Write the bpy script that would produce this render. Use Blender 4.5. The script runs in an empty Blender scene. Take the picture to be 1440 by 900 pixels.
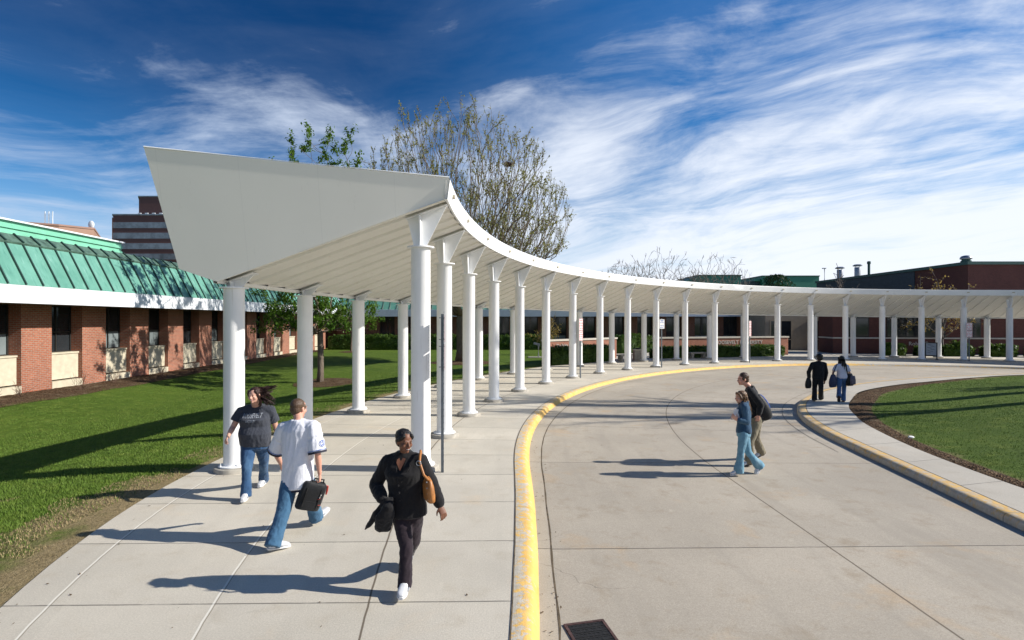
import bpy, bmesh, math, random
import numpy as np
from mathutils import Vector, Matrix, noise as mnoise
from mathutils.bvhtree import BVHTree

rnd = random.Random(7)
R = math.radians
scene = bpy.context.scene
COL = scene.collection
F_PX, HY, CAMZ = 766.45, 451.5, 2.8      # focal length in photo pixels, horizon row, eye height

# ------------------------------------------------------------------ survey helpers
def at(u, v, z=0.0):
    d = (CAMZ - z) * F_PX / (v - HY)
    return ((u - 720) / F_PX * d, d)

def smooth(a, b, x):
    t = min(1, max(0, (x - a) / (b - a)))
    return t * t * (3 - 2 * t)

# ------------------------------------------------------------------ the walk's centre line (inner row of columns)
_TH = (-0.0193, 0.9207, 0.2972, -0.2867, 0.0852)
_LL = (2.9506, -0.1127, -0.0335)
_t = np.linspace(0, 27, 2701); _u = np.minimum(_t, 21) / 10
_T = sum(c * _u**k for k, c in enumerate(_TH)); _L = sum(c * _u**k for k, c in enumerate(_LL))
_T = _T + np.maximum(0, _t - 21) * .11
_dx, _dy = _L * np.sin(_T), _L * np.cos(_T)
_X = -1.7275 + np.r_[0, np.cumsum((_dx[1:] + _dx[:-1]) / 2 * .01)]
_Y = 10.319 + np.r_[0, np.cumsum((_dy[1:] + _dy[:-1]) / 2 * .01)]
_S = np.r_[0, np.cumsum(np.hypot(np.diff(_X), np.diff(_Y)))]
SMAX = float(_S[-1])

def pth(s, o=0.0, bend=False):
    """point at arc length s along the inner column row, o metres outward (away from the drive)"""
    if s <= 0:
        T = _TH[0]
        if bend:
            q = s * s if s > -6 else 36 + 12 * (-s - 6)
            o = o - .034 * q * (o + 1.85) / 6
        x = -1.7275 + s * math.sin(T); y = 10.319 + s * math.cos(T)
    else:
        x = float(np.interp(s, _S, _X)); y = float(np.interp(s, _S, _Y)); T = float(np.interp(s, _S, _T))
    return (x - math.cos(T) * o, y + math.sin(T) * o)

def heading(s):
    return _TH[0] if s <= 0 else float(np.interp(s, _S, _T))

def so_of(x, y):
    if y < _Y[0]:
        return y - _Y[0], -(x - _X[0])
    k = int(np.argmin((_X - x)**2 + (_Y - y)**2)); T = _T[k]
    return float(_S[k]), float(-(x - _X[k]) * math.cos(T) + (y - _Y[k]) * math.sin(T))

COL_S = [float(np.interp(k, _t, _S)) for k in range(27)]     # arc length of each pair of columns
KS = ([-16, -7, -5.4, -4.9, -3.5, -1.7, 0, 18, 26, 31, 36, 41, 46, 52, 60, 70], [-.6, -1.44, -1.57, -1.61, -1.69, -1.755, -1.78, -1.84, -1.8, -1.8, -2.1, -2.95, -4.1, -5.3, -5.5, -5.5])
def gut_o(s): return float(np.interp(s, [-16, -7, -5.2, 0, 8, 30, 34], [-1.1, -1.93, -2.12, -2.32, -2.5, -2.5, kerb_o(34) - .62])) if s < 34 else kerb_o(s) - .62
def kerb_o(s): return float(np.interp(s, *KS))

# ------------------------------------------------------------------ tagging
def tag(o, label=None, cat=None, group=None, kind=None):
    if label: o['label'] = label
    if cat: o['category'] = cat
    if group: o['group'] = group
    if kind: o['kind'] = kind
    return o

def empty(name, loc, label=None, cat=None, group=None, rz=0):
    o = bpy.data.objects.new(name, None); COL.objects.link(o)
    o.empty_display_size = .3
    o.location = loc; o.rotation_euler = (0, 0, rz)
    return tag(o, label, cat, group)

def copy_tree(o, parent=None):
    c = o.copy(); COL.objects.link(c); c.parent = parent
    for ch in list(o.children): copy_tree(ch, c)
    return c

# ------------------------------------------------------------------ mesh builder
def frame(d):
    d = Vector(d).normalized()
    a = Vector((0, 0, 1)) if abs(d.z) < .95 else Vector((1, 0, 0))
    x = d.cross(a).normalized(); y = x.cross(d).normalized()
    return x, y

class MB:
    def __init__(s): s.v = []; s.f = []; s.m = []; s.uv = {}; s.mi = 0
    def add(s, vs, fs):
        b = len(s.v); s.v += [tuple(v) for v in vs]
        for f in fs: s.f.append([i + b for i in f]); s.m.append(s.mi)
        return b
    def box(s, c, size, rz=0, mat=None):
        hx, hy, hz = (q / 2 for q in size)
        vs = [Vector((x, y, z)) for x in (-hx, hx) for y in (-hy, hy) for z in (-hz, hz)]
        M = mat or Matrix.Rotation(rz, 4, 'Z')
        s.add([M @ v + Vector(c) for v in vs], [(0,1,3,2),(4,6,7,5),(0,4,5,1),(2,3,7,6),(0,2,6,4),(1,5,7,3)])
        return s
    def span(s, a, b):
        """box between two corners"""
        return s.box([(p + q) / 2 for p, q in zip(a, b)], [abs(q - p) for p, q in zip(a, b)])
    def tube(s, pts, rad, n=8, cap=True, ell=None):
        pts = [Vector(p) for p in pts]
        if not hasattr(rad, '__len__'): rad = [rad] * len(pts)
        b = len(s.v); x = None
        for i, p in enumerate(pts):
            d = (pts[min(i + 1, len(pts) - 1)] - pts[max(i - 1, 0)])
            if d.length < 1e-9: d = Vector((0, 0, 1))
            d.normalize()
            if x is None: x, y = frame(d)
            else:
                x = (x - d * x.dot(d)); x = x.normalized() if x.length > 1e-6 else frame(d)[0]
                y = d.cross(x)
            for k in range(n):
                a = 2 * math.pi * k / n
                s.v.append(tuple(p + (x * math.cos(a) + y * math.sin(a)) * rad[i]))
        for i in range(len(pts) - 1):
            for k in range(n):
                k2 = (k + 1) % n
                s.f.append([b + i*n + k, b + i*n + k2, b + (i+1)*n + k2, b + (i+1)*n + k]); s.m.append(s.mi)
        if cap:
            s.f.append([b + k for k in range(n)][::-1]); s.m.append(s.mi)
            e = b + (len(pts) - 1) * n
            s.f.append([e + k for k in range(n)]); s.m.append(s.mi)
        return s
    def limb(s, pts, rad, n=12):
        """tube with rounded ends"""
        pts = [Vector(p) for p in pts]; rad = list(rad)
        a = (pts[0] - pts[1]).normalized(); e = (pts[-1] - pts[-2]).normalized()
        P = [pts[0] + a * rad[0] * .98, pts[0] + a * rad[0] * .7] + pts + [pts[-1] + e * rad[-1] * .7, pts[-1] + e * rad[-1] * .98]
        Q = [rad[0] * .2, rad[0] * .7] + rad + [rad[-1] * .7, rad[-1] * .2]
        return s.tube(P, Q, n)
    def rings(s, rs, n=20, p=2.0, cap=True):
        """loft of ellipses: (centre, right vector, front vector)"""
        b = len(s.v)
        for c, rx, fy in rs:
            c, rx, fy = Vector(c), Vector(rx), Vector(fy)
            for k in range(n):
                a = 2 * math.pi * k / n; ca, sa = math.cos(a), math.sin(a)
                q = 2.0 / p
                s.v.append(tuple(c + rx * math.copysign(abs(ca)**q, ca) + fy * math.copysign(abs(sa)**q, sa)))
        m = len(rs)
        for i in range(m - 1):
            for k in range(n):
                k2 = (k + 1) % n
                s.f.append([b + i*n + k, b + i*n + k2, b + (i+1)*n + k2, b + (i+1)*n + k]); s.m.append(s.mi)
        if cap:
            s.f.append([b + k for k in range(n)][::-1]); s.m.append(s.mi)
            s.f.append([b + (m-1)*n + k for k in range(n)]); s.m.append(s.mi)
        return s
    def ball(s, c, r, rot=None, n=14, m=9):
        c = Vector(c); r = r if hasattr(r, '__len__') else (r, r, r)
        b = len(s.v)
        for i in range(m + 1):
            ph = math.pi * i / m
            for k in range(n):
                a = 2 * math.pi * k / n
                q = Vector((r[0] * math.sin(ph) * math.cos(a), r[1] * math.sin(ph) * math.sin(a), r[2] * math.cos(ph)))
                if i in (0, m): q = Vector((0, 0, r[2] * math.cos(ph))) + q * .02
                s.v.append(tuple(c + (rot @ q if rot else q)))
        for i in range(m):
            for k in range(n):
                k2 = (k + 1) % n
                s.f.append([b + i*n + k, b + (i+1)*n + k, b + (i+1)*n + k2, b + i*n + k2]); s.m.append(s.mi)
        s.f.append([b + k for k in range(n)]); s.m.append(s.mi)
        s.f.append([b + m*n + k for k in range(n)][::-1]); s.m.append(s.mi)
        return s
    def prism(s, poly, z0, z1):
        n = len(poly)
        vs = [(x, y, z0) for x, y in poly] + [(x, y, z1) for x, y in poly]
        fs = [[(i, (i+1) % n, n + (i+1) % n, n + i)][0] for i in range(n)]
        s.add(vs, [list(range(n))[::-1], [n + i for i in range(n)]] + [list(f) for f in fs])
        return s
    def lathe(s, prof, c=(0, 0, 0), n=24, cap=True):
        c = Vector(c)
        return s.rings([(c + Vector((0, 0, z)), (r, 0, 0), (0, r, 0)) for r, z in prof], n, cap=cap)
    def grid(s, fn, U, V, uvfn=None):
        b = len(s.v)
        for u in U:
            for v in V:
                s.v.append(tuple(fn(u, v)))
                if uvfn: s.uv[len(s.v) - 1] = uvfn(u, v)
        nv = len(V)
        for i in range(len(U) - 1):
            for j in range(nv - 1):
                s.f.append([b + i*nv + j, b + (i+1)*nv + j, b + (i+1)*nv + j+1, b + i*nv + j+1]); s.m.append(s.mi)
        return s
    def build(s, name, mat, parent=None, smooth=False, world=True, fix=True):
        me = bpy.data.meshes.new(name)
        vs = s.v
        if parent is not None and world:
            r = parent; off = Vector((0, 0, 0))
            while r is not None: off += r.location; r = r.parent
            vs = [(x - off.x, y - off.y, z - off.z) for x, y, z in vs]
        me.from_pydata(vs, [], s.f)
        mats = mat if isinstance(mat, (list, tuple)) else [mat]
        for m in mats: me.materials.append(m)
        if len(mats) > 1: me.polygons.foreach_set('material_index', s.m)
        if s.uv:
            uvl = me.uv_layers.new(name='path')
            li = np.empty(len(me.loops), dtype=np.int32); me.loops.foreach_get('vertex_index', li)
            tab = np.zeros((len(s.v), 2), dtype=np.float32)
            for k, q in s.uv.items(): tab[k] = q
            uvl.data.foreach_set('uv', tab[li].ravel())
        if fix:
            bm = bmesh.new(); bm.from_mesh(me); bmesh.ops.recalc_face_normals(bm, faces=bm.faces); bm.to_mesh(me); bm.free()
        if smooth: me.polygons.foreach_set('use_smooth', [True] * len(me.polygons))
        o = bpy.data.objects.new(name, me); COL.objects.link(o)
        if parent is not None: o.parent = parent
        if smooth == 'auto':
            try: me.set_sharp_from_angle(angle=R(38))
            except Exception: pass
        return o

def remesh(o, voxel, smooth_it=3, wrinkle=None, factor=.5):
    """fuse an object's overlapping shells into one continuous skin"""
    m = o.modifiers.new('r', 'REMESH'); m.mode = 'VOXEL'; m.voxel_size = voxel; m.use_smooth_shade = True
    if smooth_it:
        q = o.modifiers.new('s', 'SMOOTH'); q.factor = factor; q.iterations = smooth_it
    dg = bpy.context.evaluated_depsgraph_get(); dg.update()
    me = bpy.data.meshes.new_from_object(o.evaluated_get(dg), depsgraph=dg)
    o.modifiers.clear(); old = o.data; mats = list(old.materials); o.data = me
    me.materials.clear()
    for q in mats: me.materials.append(q)
    me.polygons.foreach_set('use_smooth', [True] * len(me.polygons))
    if wrinkle:
        n = len(me.vertices); co = np.empty(n * 3, dtype=np.float32); me.vertices.foreach_get('co', co)
        no = np.empty(n * 3, dtype=np.float32); me.vertices.foreach_get('normal', no)
        co = co.reshape(-1, 3); no = no.reshape(-1, 3)
        amp, fx, fz, seed = wrinkle
        for i in range(n):
            x, y, z = co[i]
            a = mnoise.noise((x * fx + seed, y * fx + z * fz * .45, z * fz)); b = mnoise.noise((x * fx * 2.1 - z * fz * .8, y * fx * 2.1 + seed, z * fz * 1.5))
            w = .8 * a + .9 * (.32 - abs(b)) * 1.6 + .35 * (.25 - abs(mnoise.noise((x * fx * 4 + z * fz, y * fx * 4, z * fz * 2.6 + seed))))
            co[i] += no[i] * (w * amp)
        me.vertices.foreach_set('co', co.ravel()); me.update()
    bpy.data.meshes.remove(old)
    return o

def text_mesh(body, size, depth=.01, bold=0.0):
    cu = bpy.data.curves.new('lettering', 'FONT'); cu.body = body; cu.size = size; cu.extrude = depth; cu.offset = bold
    cu.align_x = 'CENTER'; cu.align_y = 'CENTER'; cu.resolution_u = 3
    o = bpy.data.objects.new('lettering', cu); COL.objects.link(o)
    dg = bpy.context.evaluated_depsgraph_get(); dg.update()
    me = bpy.data.meshes.new_from_object(o.evaluated_get(dg), depsgraph=dg)
    bpy.data.objects.remove(o); bpy.data.curves.remove(cu)
    return me

def lettering(name, body, size, mat, M, parent, depth=.01, bold=0.0):
    """letters in the plane given by matrix M (x along the line, y up, z out), in the parent's frame"""
    me = text_mesh(body, size, depth, bold); me.transform(M); me.materials.clear(); me.materials.append(mat)
    o = bpy.data.objects.new(name, me); COL.objects.link(o); o.parent = parent
    return o

# ------------------------------------------------------------------ node helpers
class NT:
    def __init__(s, nt): s.nt = nt
    def n(s, typ, props=None, **inp):
        nd = s.nt.nodes.new(typ)
        for k, v in (props or {}).items(): setattr(nd, k, v)
        for k, v in inp.items():
            k = k.replace('_', ' ')
            s.put(nd.inputs[k], v)
        return nd
    def put(s, sock, v):
        if isinstance(v, bpy.types.NodeSocket): s.nt.links.new(v, sock)
        elif isinstance(v, bpy.types.Node): s.nt.links.new(v.outputs[0], sock)
        else:
            if sock.type == 'RGBA' and hasattr(v, '__len__') and len(v) == 3: v = (*v, 1)
            sock.default_value = v
    def math(s, op, a, b=0.0, c=0.0, clamp=False):
        nd = s.nt.nodes.new('ShaderNodeMath'); nd.operation = op; nd.use_clamp = clamp
        s.put(nd.inputs[0], a); s.put(nd.inputs[1], b); s.put(nd.inputs[2], c)
        return nd.outputs[0]
    def mix(s, fac, a, b, blend='MIX'):
        nd = s.nt.nodes.new('ShaderNodeMix'); nd.data_type = 'RGBA'; nd.blend_type = blend; nd.clamp_factor = True
        s.put(nd.inputs[0], fac); s.put(nd.inputs[6], a); s.put(nd.inputs[7], b)
        return nd.outputs[2]
    def sstep(s, x, a, b):
        nd = s.nt.nodes.new('ShaderNodeMapRange'); nd.interpolation_type = 'SMOOTHSTEP'; nd.clamp = True
        s.put(nd.inputs['Value'], x); s.put(nd.inputs['From Min'], a); s.put(nd.inputs['From Max'], b)
        return nd.outputs[0]
    def noise(s, vec, scale, detail=4, rough=.55, dist=0.0):
        nd = s.n('ShaderNodeTexNoise', None, Scale=scale, Detail=detail, Roughness=rough, Distortion=dist)
        if vec is not None: s.put(nd.inputs['Vector'], vec)
        return nd.outputs['Fac']
    def ramp(s, fac, stops):
        nd = s.nt.nodes.new('ShaderNodeValToRGB'); s.put(nd.inputs[0], fac)
        cr = nd.color_ramp
        while len(cr.elements) < len(stops): cr.elements.new(.5)
        for e, (p, c) in zip(cr.elements, stops):
            e.position = p; e.color = (*c, 1) if len(c) == 3 else c
        return nd.outputs[0]
    def mapping(s, vec, scale=(1, 1, 1), rot=(0, 0, 0), loc=(0, 0, 0)):
        return s.n('ShaderNodeMapping', None, Vector=vec, Scale=scale, Rotation=rot, Location=loc).outputs[0]

def material(name, rough=.6, metal=0.0, spec=None):
    m = bpy.data.materials.new(name); m.use_nodes = True
    g = NT(m.node_tree); b = m.node_tree.nodes['Principled BSDF']
    b.inputs['Roughness'].default_value = rough; b.inputs['Metallic'].default_value = metal
    if spec is not None: b.inputs['Specular IOR Level'].default_value = spec
    return m, g, b

def coords(g): 
    return g.n('ShaderNodeTexCoord').outputs['Object']

def bump(g, b, height, dist, strength=1.0):
    nd = g.n('ShaderNodeBump', None, Height=height, Distance=dist, Strength=strength)
    g.put(b.inputs['Normal'], nd.outputs[0])

def plain(name, col, rough=.6, metal=0.0, var=.12, scale=6.0, bmp=0.0, bscale=40, spec=None, world_pos=False):
    m, g, b = material(name, rough, metal, spec)
    v = g.n('ShaderNodeNewGeometry').outputs['Position'] if world_pos else coords(g)
    f = g.noise(v, scale, 5)
    lo = tuple(c * (1 - var) for c in col); hi = tuple(min(1, c * (1 + var)) for c in col)
    g.put(b.inputs['Base Color'], g.ramp(f, [(.3, lo), (.7, hi)]))
    if bmp: bump(g, b, g.noise(v, bscale, 4), bmp)
    return m
# ------------------------------------------------------------------ materials
MAT = {}
def wpos(g): return g.n('ShaderNodeNewGeometry').outputs['Position']

def mk_white():
    m, g, b = material('white_enamel', .38)
    p = wpos(g)
    f = g.noise(p, 1.6, 5, .6)
    st = g.noise(g.mapping(p, (7, 7, .5)), 2.0, 5, .65)
    c = g.ramp(f, [(.3, (.76, .77, .78)), (.7, (.84, .845, .85))])
    c = g.mix(g.sstep(st, .58, .80), c, (.62, .61, .58))
    g.put(b.inputs['Base Color'], c); bump(g, b, g.noise(p, 60, 3), .0008)
    return m
MAT['white'] = mk_white()

def mk_soffit():
    m, g, b = material('painted_deck', .5)
    p = wpos(g)
    f = g.noise(p, .9, 6, .6); st = g.noise(p, 6, 5, .6)
    c = g.ramp(f, [(.3, (.765, .745, .69)), (.7, (.83, .81, .76))])
    c = g.mix(g.sstep(st, .6, .8), c, (.62, .59, .53))
    g.put(b.inputs['Base Color'], c); bump(g, b, g.noise(p, 25, 3), .002)
    return m
MAT['soffit'] = mk_soffit()

def mk_panel():
    m, g, b = material('painted_sheet_panel', .42)
    p = wpos(g)
    f = g.noise(p, .8, 6, .65)
    c = g.ramp(f, [(.3, (.86, .825, .745)), (.7, (.88, .845, .765))])
    st = g.noise(g.mapping(p, (9, 9, .6)), 1.5, 6, .7)
    c = g.mix(g.math('MULTIPLY', g.sstep(st, .60, .82), .5), c, (.62, .59, .52))
    dx = g.n('ShaderNodeSeparateXYZ', None, Vector=p).outputs[0]
    seam = g.math('PINGPONG', g.math('ADD', dx, 20.6), .66)
    ln = g.math('SUBTRACT', 1.0, g.sstep(seam, .003, .009))
    c = g.mix(g.math('MULTIPLY', ln, .09), c, (.4, .39, .36))
    g.put(b.inputs['Base Color'], c)
    bump(g, b, g.noise(p, .7, 2), .005)
    return m
MAT['panel'] = mk_panel()

def uvpath(g):
    u = g.n('ShaderNodeUVMap', {'uv_map': 'path'}).outputs[0]
    s = g.n('ShaderNodeSeparateXYZ', None, Vector=u)
    return u, s.outputs[0], s.outputs[1]

def mk_concrete(name, base, s_off, s_sp, o_lines, warm=0.0, o_sp=1.75, seed=0.0, longlight=False, stain=.5, joint=.3, lights=()):
    m, g, b = material(name, .82)
    p = wpos(g); u, o, s = uvpath(g)
    wob = g.math('MULTIPLY', g.math('SUBTRACT', g.noise(p, 2.5, 4), .5), .014)
    sd = g.math('PINGPONG', g.math('ADD', g.math('ADD', s, -s_off + 200 * s_sp), wob), s_sp / 2)
    jm = g.math('SUBTRACT', 1.0, g.sstep(sd, .005, .013))
    cell = g.math('FLOOR', g.math('DIVIDE', g.math('ADD', s, -s_off + 200 * s_sp), s_sp))
    cell2 = g.math('FLOOR', g.math('DIVIDE', o, o_sp))
    wn = g.n('ShaderNodeTexWhiteNoise', {'noise_dimensions': '2D'}, Vector=g.n('ShaderNodeCombineXYZ', None, X=cell, Y=cell2).outputs[0]).outputs['Value']
    lm = None
    for ol in o_lines:
        d = g.math('ABSOLUTE', g.math('ADD', g.math('SUBTRACT', o, ol), wob))
        q = g.math('SUBTRACT', 1.0, g.sstep(d, .007, .017))
        lm = q if lm is None else g.math('MAXIMUM', lm, q)
    big = g.noise(p, .35, 6, .6); mid = g.noise(p, 2.4, 7, .65); fine = g.noise(p, 55, 4, .7); grit = g.noise(p, 190, 2, .7)
    lo = tuple(c * .86 for c in base); hi = tuple(c * 1.12 for c in base)
    c = g.ramp(big, [(.3, lo), (.7, hi)])
    c = g.mix(g.math('MULTIPLY', g.sstep(mid, .5, .75), stain), c, tuple(k * q for k, q in zip(base, (.80, .75, .68))))
    c = g.mix(g.math('MULTIPLY', g.sstep(g.noise(p, .8, 5, .6, .4), .56, .72), stain * .7), c, tuple(k * q for k, q in zip(base, (1.12, .92, .70))))
    c = g.mix(g.math('MULTIPLY', g.sstep(g.noise(p, 1.7, 6, .7, 1.0), .62, .74), stain * .6), c, tuple(min(1, k * 1.35) for k in base))
    c = g.mix(.55, c, g.ramp(fine, [(.25, (.62, .62, .62)), (.75, (1.25, 1.25, 1.25))]), 'MULTIPLY')
    c = g.mix(.5, c, g.ramp(grit, [(.3, (.6, .6, .6)), (.7, (1.3, 1.3, 1.3))]), 'MULTIPLY')
    c = g.mix(1.0, c, g.ramp(wn, [(0, (.94, .94, .94)), (1, (1.05, 1.045, 1.04))]), 'MULTIPLY')
    # tyre streaks along the way, hairline cracks
    tr = g.noise(g.n('ShaderNodeCombineXYZ', None, X=g.math('MULTIPLY', o, 1.6), Y=g.math('MULTIPLY', s, .16)).outputs[0], 1.0, 6, .65)
    c = g.mix(g.math('MULTIPLY', g.sstep(tr, .50, .70), stain * .55), c, tuple(k * .72 for k in base))
    ck = g.n('ShaderNodeTexVoronoi', {'feature': 'DISTANCE_TO_EDGE'}, Vector=g.n('ShaderNodeVectorMath', {'operation': 'ADD'}).outputs[0], Scale=.42)
    va = ck.inputs['Vector'].links[0].from_node; g.put(va.inputs[0], p); g.put(va.inputs[1], g.n('ShaderNodeTexNoise', None, Vector=p, Scale=1.6, Detail=6.0).outputs['Color'])
    cm = g.math('MULTIPLY', g.math('SUBTRACT', 1.0, g.sstep(ck.outputs['Distance'], .0015, .006)), g.sstep(g.noise(p, .22, 2), .54, .60))
    c = g.mix(g.math('MULTIPLY', cm, .55), c, tuple(k * .4 for k in base))
    # dark spots: gum, oil
    vor = g.n('ShaderNodeTexVoronoi', {'feature': 'DISTANCE_TO_EDGE' if False else 'F1'}, Vector=p, Scale=1.1)
    spot = g.math('SUBTRACT', 1.0, g.sstep(g.math('ADD', vor.outputs['Distance'], g.math('MULTIPLY', g.noise(p, 30, 3), .03)), .028, .045))
    c = g.mix(g.math('MULTIPLY', spot, .6), c, tuple(k * .35 for k in base))
    brk = g.sstep(g.noise(p, 3.0, 4), .25, .5)
    c = g.mix(g.math('MULTIPLY', g.math('MULTIPLY', jm, brk), .85), c, tuple(k * joint for k in base))
    if lm is not None: c = g.mix(g.math('MULTIPLY', lm, .9 if not longlight else .75), c, (.10, .075, .05) if not longlight else (.62, .59, .53))
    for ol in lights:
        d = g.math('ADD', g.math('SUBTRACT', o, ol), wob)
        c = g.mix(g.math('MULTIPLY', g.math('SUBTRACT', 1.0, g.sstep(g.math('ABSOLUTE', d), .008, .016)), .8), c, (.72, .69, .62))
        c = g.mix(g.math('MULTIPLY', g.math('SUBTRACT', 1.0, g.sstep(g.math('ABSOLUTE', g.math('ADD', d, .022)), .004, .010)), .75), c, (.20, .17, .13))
    g.put(b.inputs['Base Color'], c)
    h = g.math('ADD', g.math('MULTIPLY', fine, .5), g.math('MULTIPLY', grit, .35))
    h = g.math('SUBTRACT', h, g.math('MULTIPLY', jm, 2.5))
    bump(g, b, h, .0035)
    return m
CW = (.535, .495, .42); CD = (.405, .36, .295)
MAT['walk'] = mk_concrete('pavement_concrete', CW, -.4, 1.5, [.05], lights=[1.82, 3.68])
MAT['walk2'] = mk_concrete('forecourt_concrete', CW, -.4, 1.5, [])
MAT['drive'] = mk_concrete('driveway_concrete', CD, -3.35, 4.4, [-5.78], o_sp=3.43, stain=.95, joint=.18)
MAT['gutter'] = mk_concrete('gutter_concrete', (.43, .38, .305), -3.35, 4.4, [], o_sp=30, stain=.6)
MAT['island_walk'] = mk_concrete('island_path_concrete', (.47, .435, .375), 0, 1.55, [], o_sp=30, stain=.4)
MAT['footing'] = plain('cast_concrete', (.36, .335, .29), .85, var=.22, scale=9, bmp=.004, bscale=45)
MAT['stone'] = plain('weathered_stone', (.33, .30, .25), .85, var=.2, scale=7, bmp=.004)

def mk_kerb(name, wear_lo, wear_hi, face=.5):
    m, g, b = material(name, .75)
    p = wpos(g); u, o, s = uvpath(g)
    n1 = g.noise(p, 7, 8, .72, .5); n2 = g.noise(g.mapping(p, (1, 1, .4)), 22, 5, .7)
    w = g.math('ADD', g.math('MULTIPLY', n1, .7), g.math('MULTIPLY', n2, .3))
    w = g.math('ADD', w, g.math('MULTIPLY', g.math('SUBTRACT', o, .5), face))
    if name.startswith('worn'): w = g.math('ADD', w, g.math('MULTIPLY', g.sstep(s, 40.5, 42), .12))
    worn = g.sstep(w, wear_lo, wear_hi)
    yel = g.ramp(g.noise(p, 3, 5, .65), [(.3, (.62, .36, .075)), (.7, (.74, .48, .15))])
    con = g.ramp(g.noise(p, 14, 6, .7), [(.3, (.38, .34, .27)), (.7, (.56, .52, .45))])
    c = g.mix(worn, yel, con)
    sd = g.math('PINGPONG', g.math('ADD', s, 103.35), 2.2)
    jm = g.math('SUBTRACT', 1.0, g.sstep(sd, .005, .014))
    c = g.mix(g.math('MULTIPLY', jm, .6), c, (.12, .10, .07))
    g.put(b.inputs['Base Color'], c)
    bump(g, b, g.math('ADD', g.noise(p, 60, 4), g.math('MULTIPLY', worn, -.3)), .004)
    return m
MAT['kerb'] = mk_kerb('worn_yellow_kerb', .51, .57, -.2)
MAT['kerb2'] = mk_kerb('island_yellow_kerb', .38, .56, .12)

def mk_grass(name, dry=True):
    m, g, b = material(name, .9, spec=.15)
    p = wpos(g); 
    big = g.noise(p, .22, 5, .6); mid = g.noise(p, 2.0, 6, .7); fine = g.noise(p, 40, 3, .7)
    c = g.ramp(big, [(.3, (.060, .108, .013)), (.7, (.096, .155, .020))])
    c = g.mix(g.sstep(mid, .45, .75), c, (.130, .178, .029))
    c = g.mix(.7, c, g.ramp(fine, [(.25, (.35, .4, .35)), (.75, (1.5, 1.45, 1.3))]), 'MULTIPLY')
    if dry:
        u, o, s = uvpath(g)
        e = g.math('ADD', o, g.math('MULTIPLY', g.math('SUBTRACT', g.noise(p, .9, 6, .65), .5), 2.1))
        d = g.math('SUBTRACT', 1.0, g.sstep(e, .05, .62))
        soil = g.ramp(g.noise(p, 18, 6, .75), [(.3, (.17, .125, .065)), (.55, (.31, .235, .13)), (.75, (.43, .35, .215))])
        c = g.mix(g.math('MULTIPLY', d, .93), c, soil)
    g.put(b.inputs['Base Color'], c)
    bump(g, b, g.math('ADD', g.noise(p, 30, 4, .7), mid), .05)
    return m
MAT['grass'] = mk_grass('lawn_turf'); MAT['grass2'] = mk_grass('field_turf', False)

def mk_blade():
    m, g, b = material('grass_blades', .65, spec=.25)
    p = wpos(g)
    c = g.ramp(g.noise(p, 3.0, 6, .75), [(.3, (.064, .120, .013)), (.5, (.100, .170, .022)), (.72, (.165, .220, .040))])
    c = g.mix(g.sstep(g.noise(p, 60, 2), .62, .75), c, (.17, .17, .055))
    g.put(b.inputs['Base Color'], c)
    return m
MAT['blade'] = mk_blade()
MAT['straw'] = plain('dry_grass_blades', (.27, .21, .11), .9, var=.5, scale=25, world_pos=True)

def mk_mulch():
    m, g, b = material('bark_mulch', .95, spec=.1)
    p = wpos(g)
    v = g.n('ShaderNodeTexVoronoi', None, Vector=g.mapping(p, (1, 1.6, 1), (0, 0, .5)), Scale=26)
    c = g.ramp(g.n('ShaderNodeSeparateColor', None, Color=v.outputs['Color']).outputs[0], [(0, (.035, .02, .012)), (.5, (.10, .06, .035)), (1, (.21, .14, .085))])
    c = g.mix(g.sstep(g.noise(p, 2.5, 5), .5, .75), c, (.19, .145, .095))
    g.put(b.inputs['Base Color'], c); bump(g, b, g.math('ADD', v.outputs['Distance'], g.noise(p, 12, 4)), .06)
    return m
MAT['mulch'] = mk_mulch()

def mk_brick(name, c1, c2, mortar, sc=1.0):
    m, g, b = material(name, .85)
    tc = g.n('ShaderNodeTexCoord'); nx = g.n('ShaderNodeSeparateXYZ', None, Vector=tc.outputs['Normal'])
    pz = g.n('ShaderNodeSeparateXYZ', None, Vector=tc.outputs['Object'])
    side = g.math('GREATER_THAN', g.math('ABSOLUTE', nx.outputs[0]), .7)
    along = g.math('ADD', g.math('MULTIPLY', pz.outputs[1], side), g.math('MULTIPLY', pz.outputs[0], g.math('SUBTRACT', 1.0, side)))
    vec = g.n('ShaderNodeCombineXYZ', None, X=along, Y=pz.outputs[2]).outputs[0]
    br = g.n('ShaderNodeTexBrick', {'offset': .5}, Vector=vec, Color1=(*c1, 1), Color2=(*c2, 1), Mortar=(*mortar, 1), Scale=1.0 / sc, Mortar_Size=.011, Mortar_Smooth=.2, Bias=-.1, Brick_Width=.215, Row_Height=.075)
    p = tc.outputs['Object']
    c = g.mix(.5, br.outputs['Color'], g.ramp(g.noise(p, 9, 5, .7), [(.3, (.6, .58, .55)), (.7, (1.3, 1.28, 1.25))]), 'MULTIPLY')
    c = g.mix(.6, c, g.ramp(g.noise(p, .7, 4), [(.3, (.75, .75, .75)), (.7, (1.15, 1.15, 1.15))]), 'MULTIPLY')
    g.put(b.inputs['Base Color'], c)
    bump(g, b, g.math('SUBTRACT', g.math('MULTIPLY', g.noise(p, 40, 4), .3), br.outputs['Fac']), .006)
    return m
MAT['brick'] = mk_brick('orange_red_brick', (.36, .115, .062), (.27, .078, .042), (.30, .24, .19))
MAT['brick_shade'] = mk_brick('shaded_brick', (.20, .075, .042), (.15, .055, .032), (.16, .11, .08))  # same brick as the left wing, with shade put into the colour
MAT['brick_deep_shade'] = mk_brick('shaded_deep_red_brick', (.125, .036, .028), (.095, .028, .022), (.10, .05, .04))  # deep red brick, its colour darkened further to carry the shade at the rear

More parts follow.
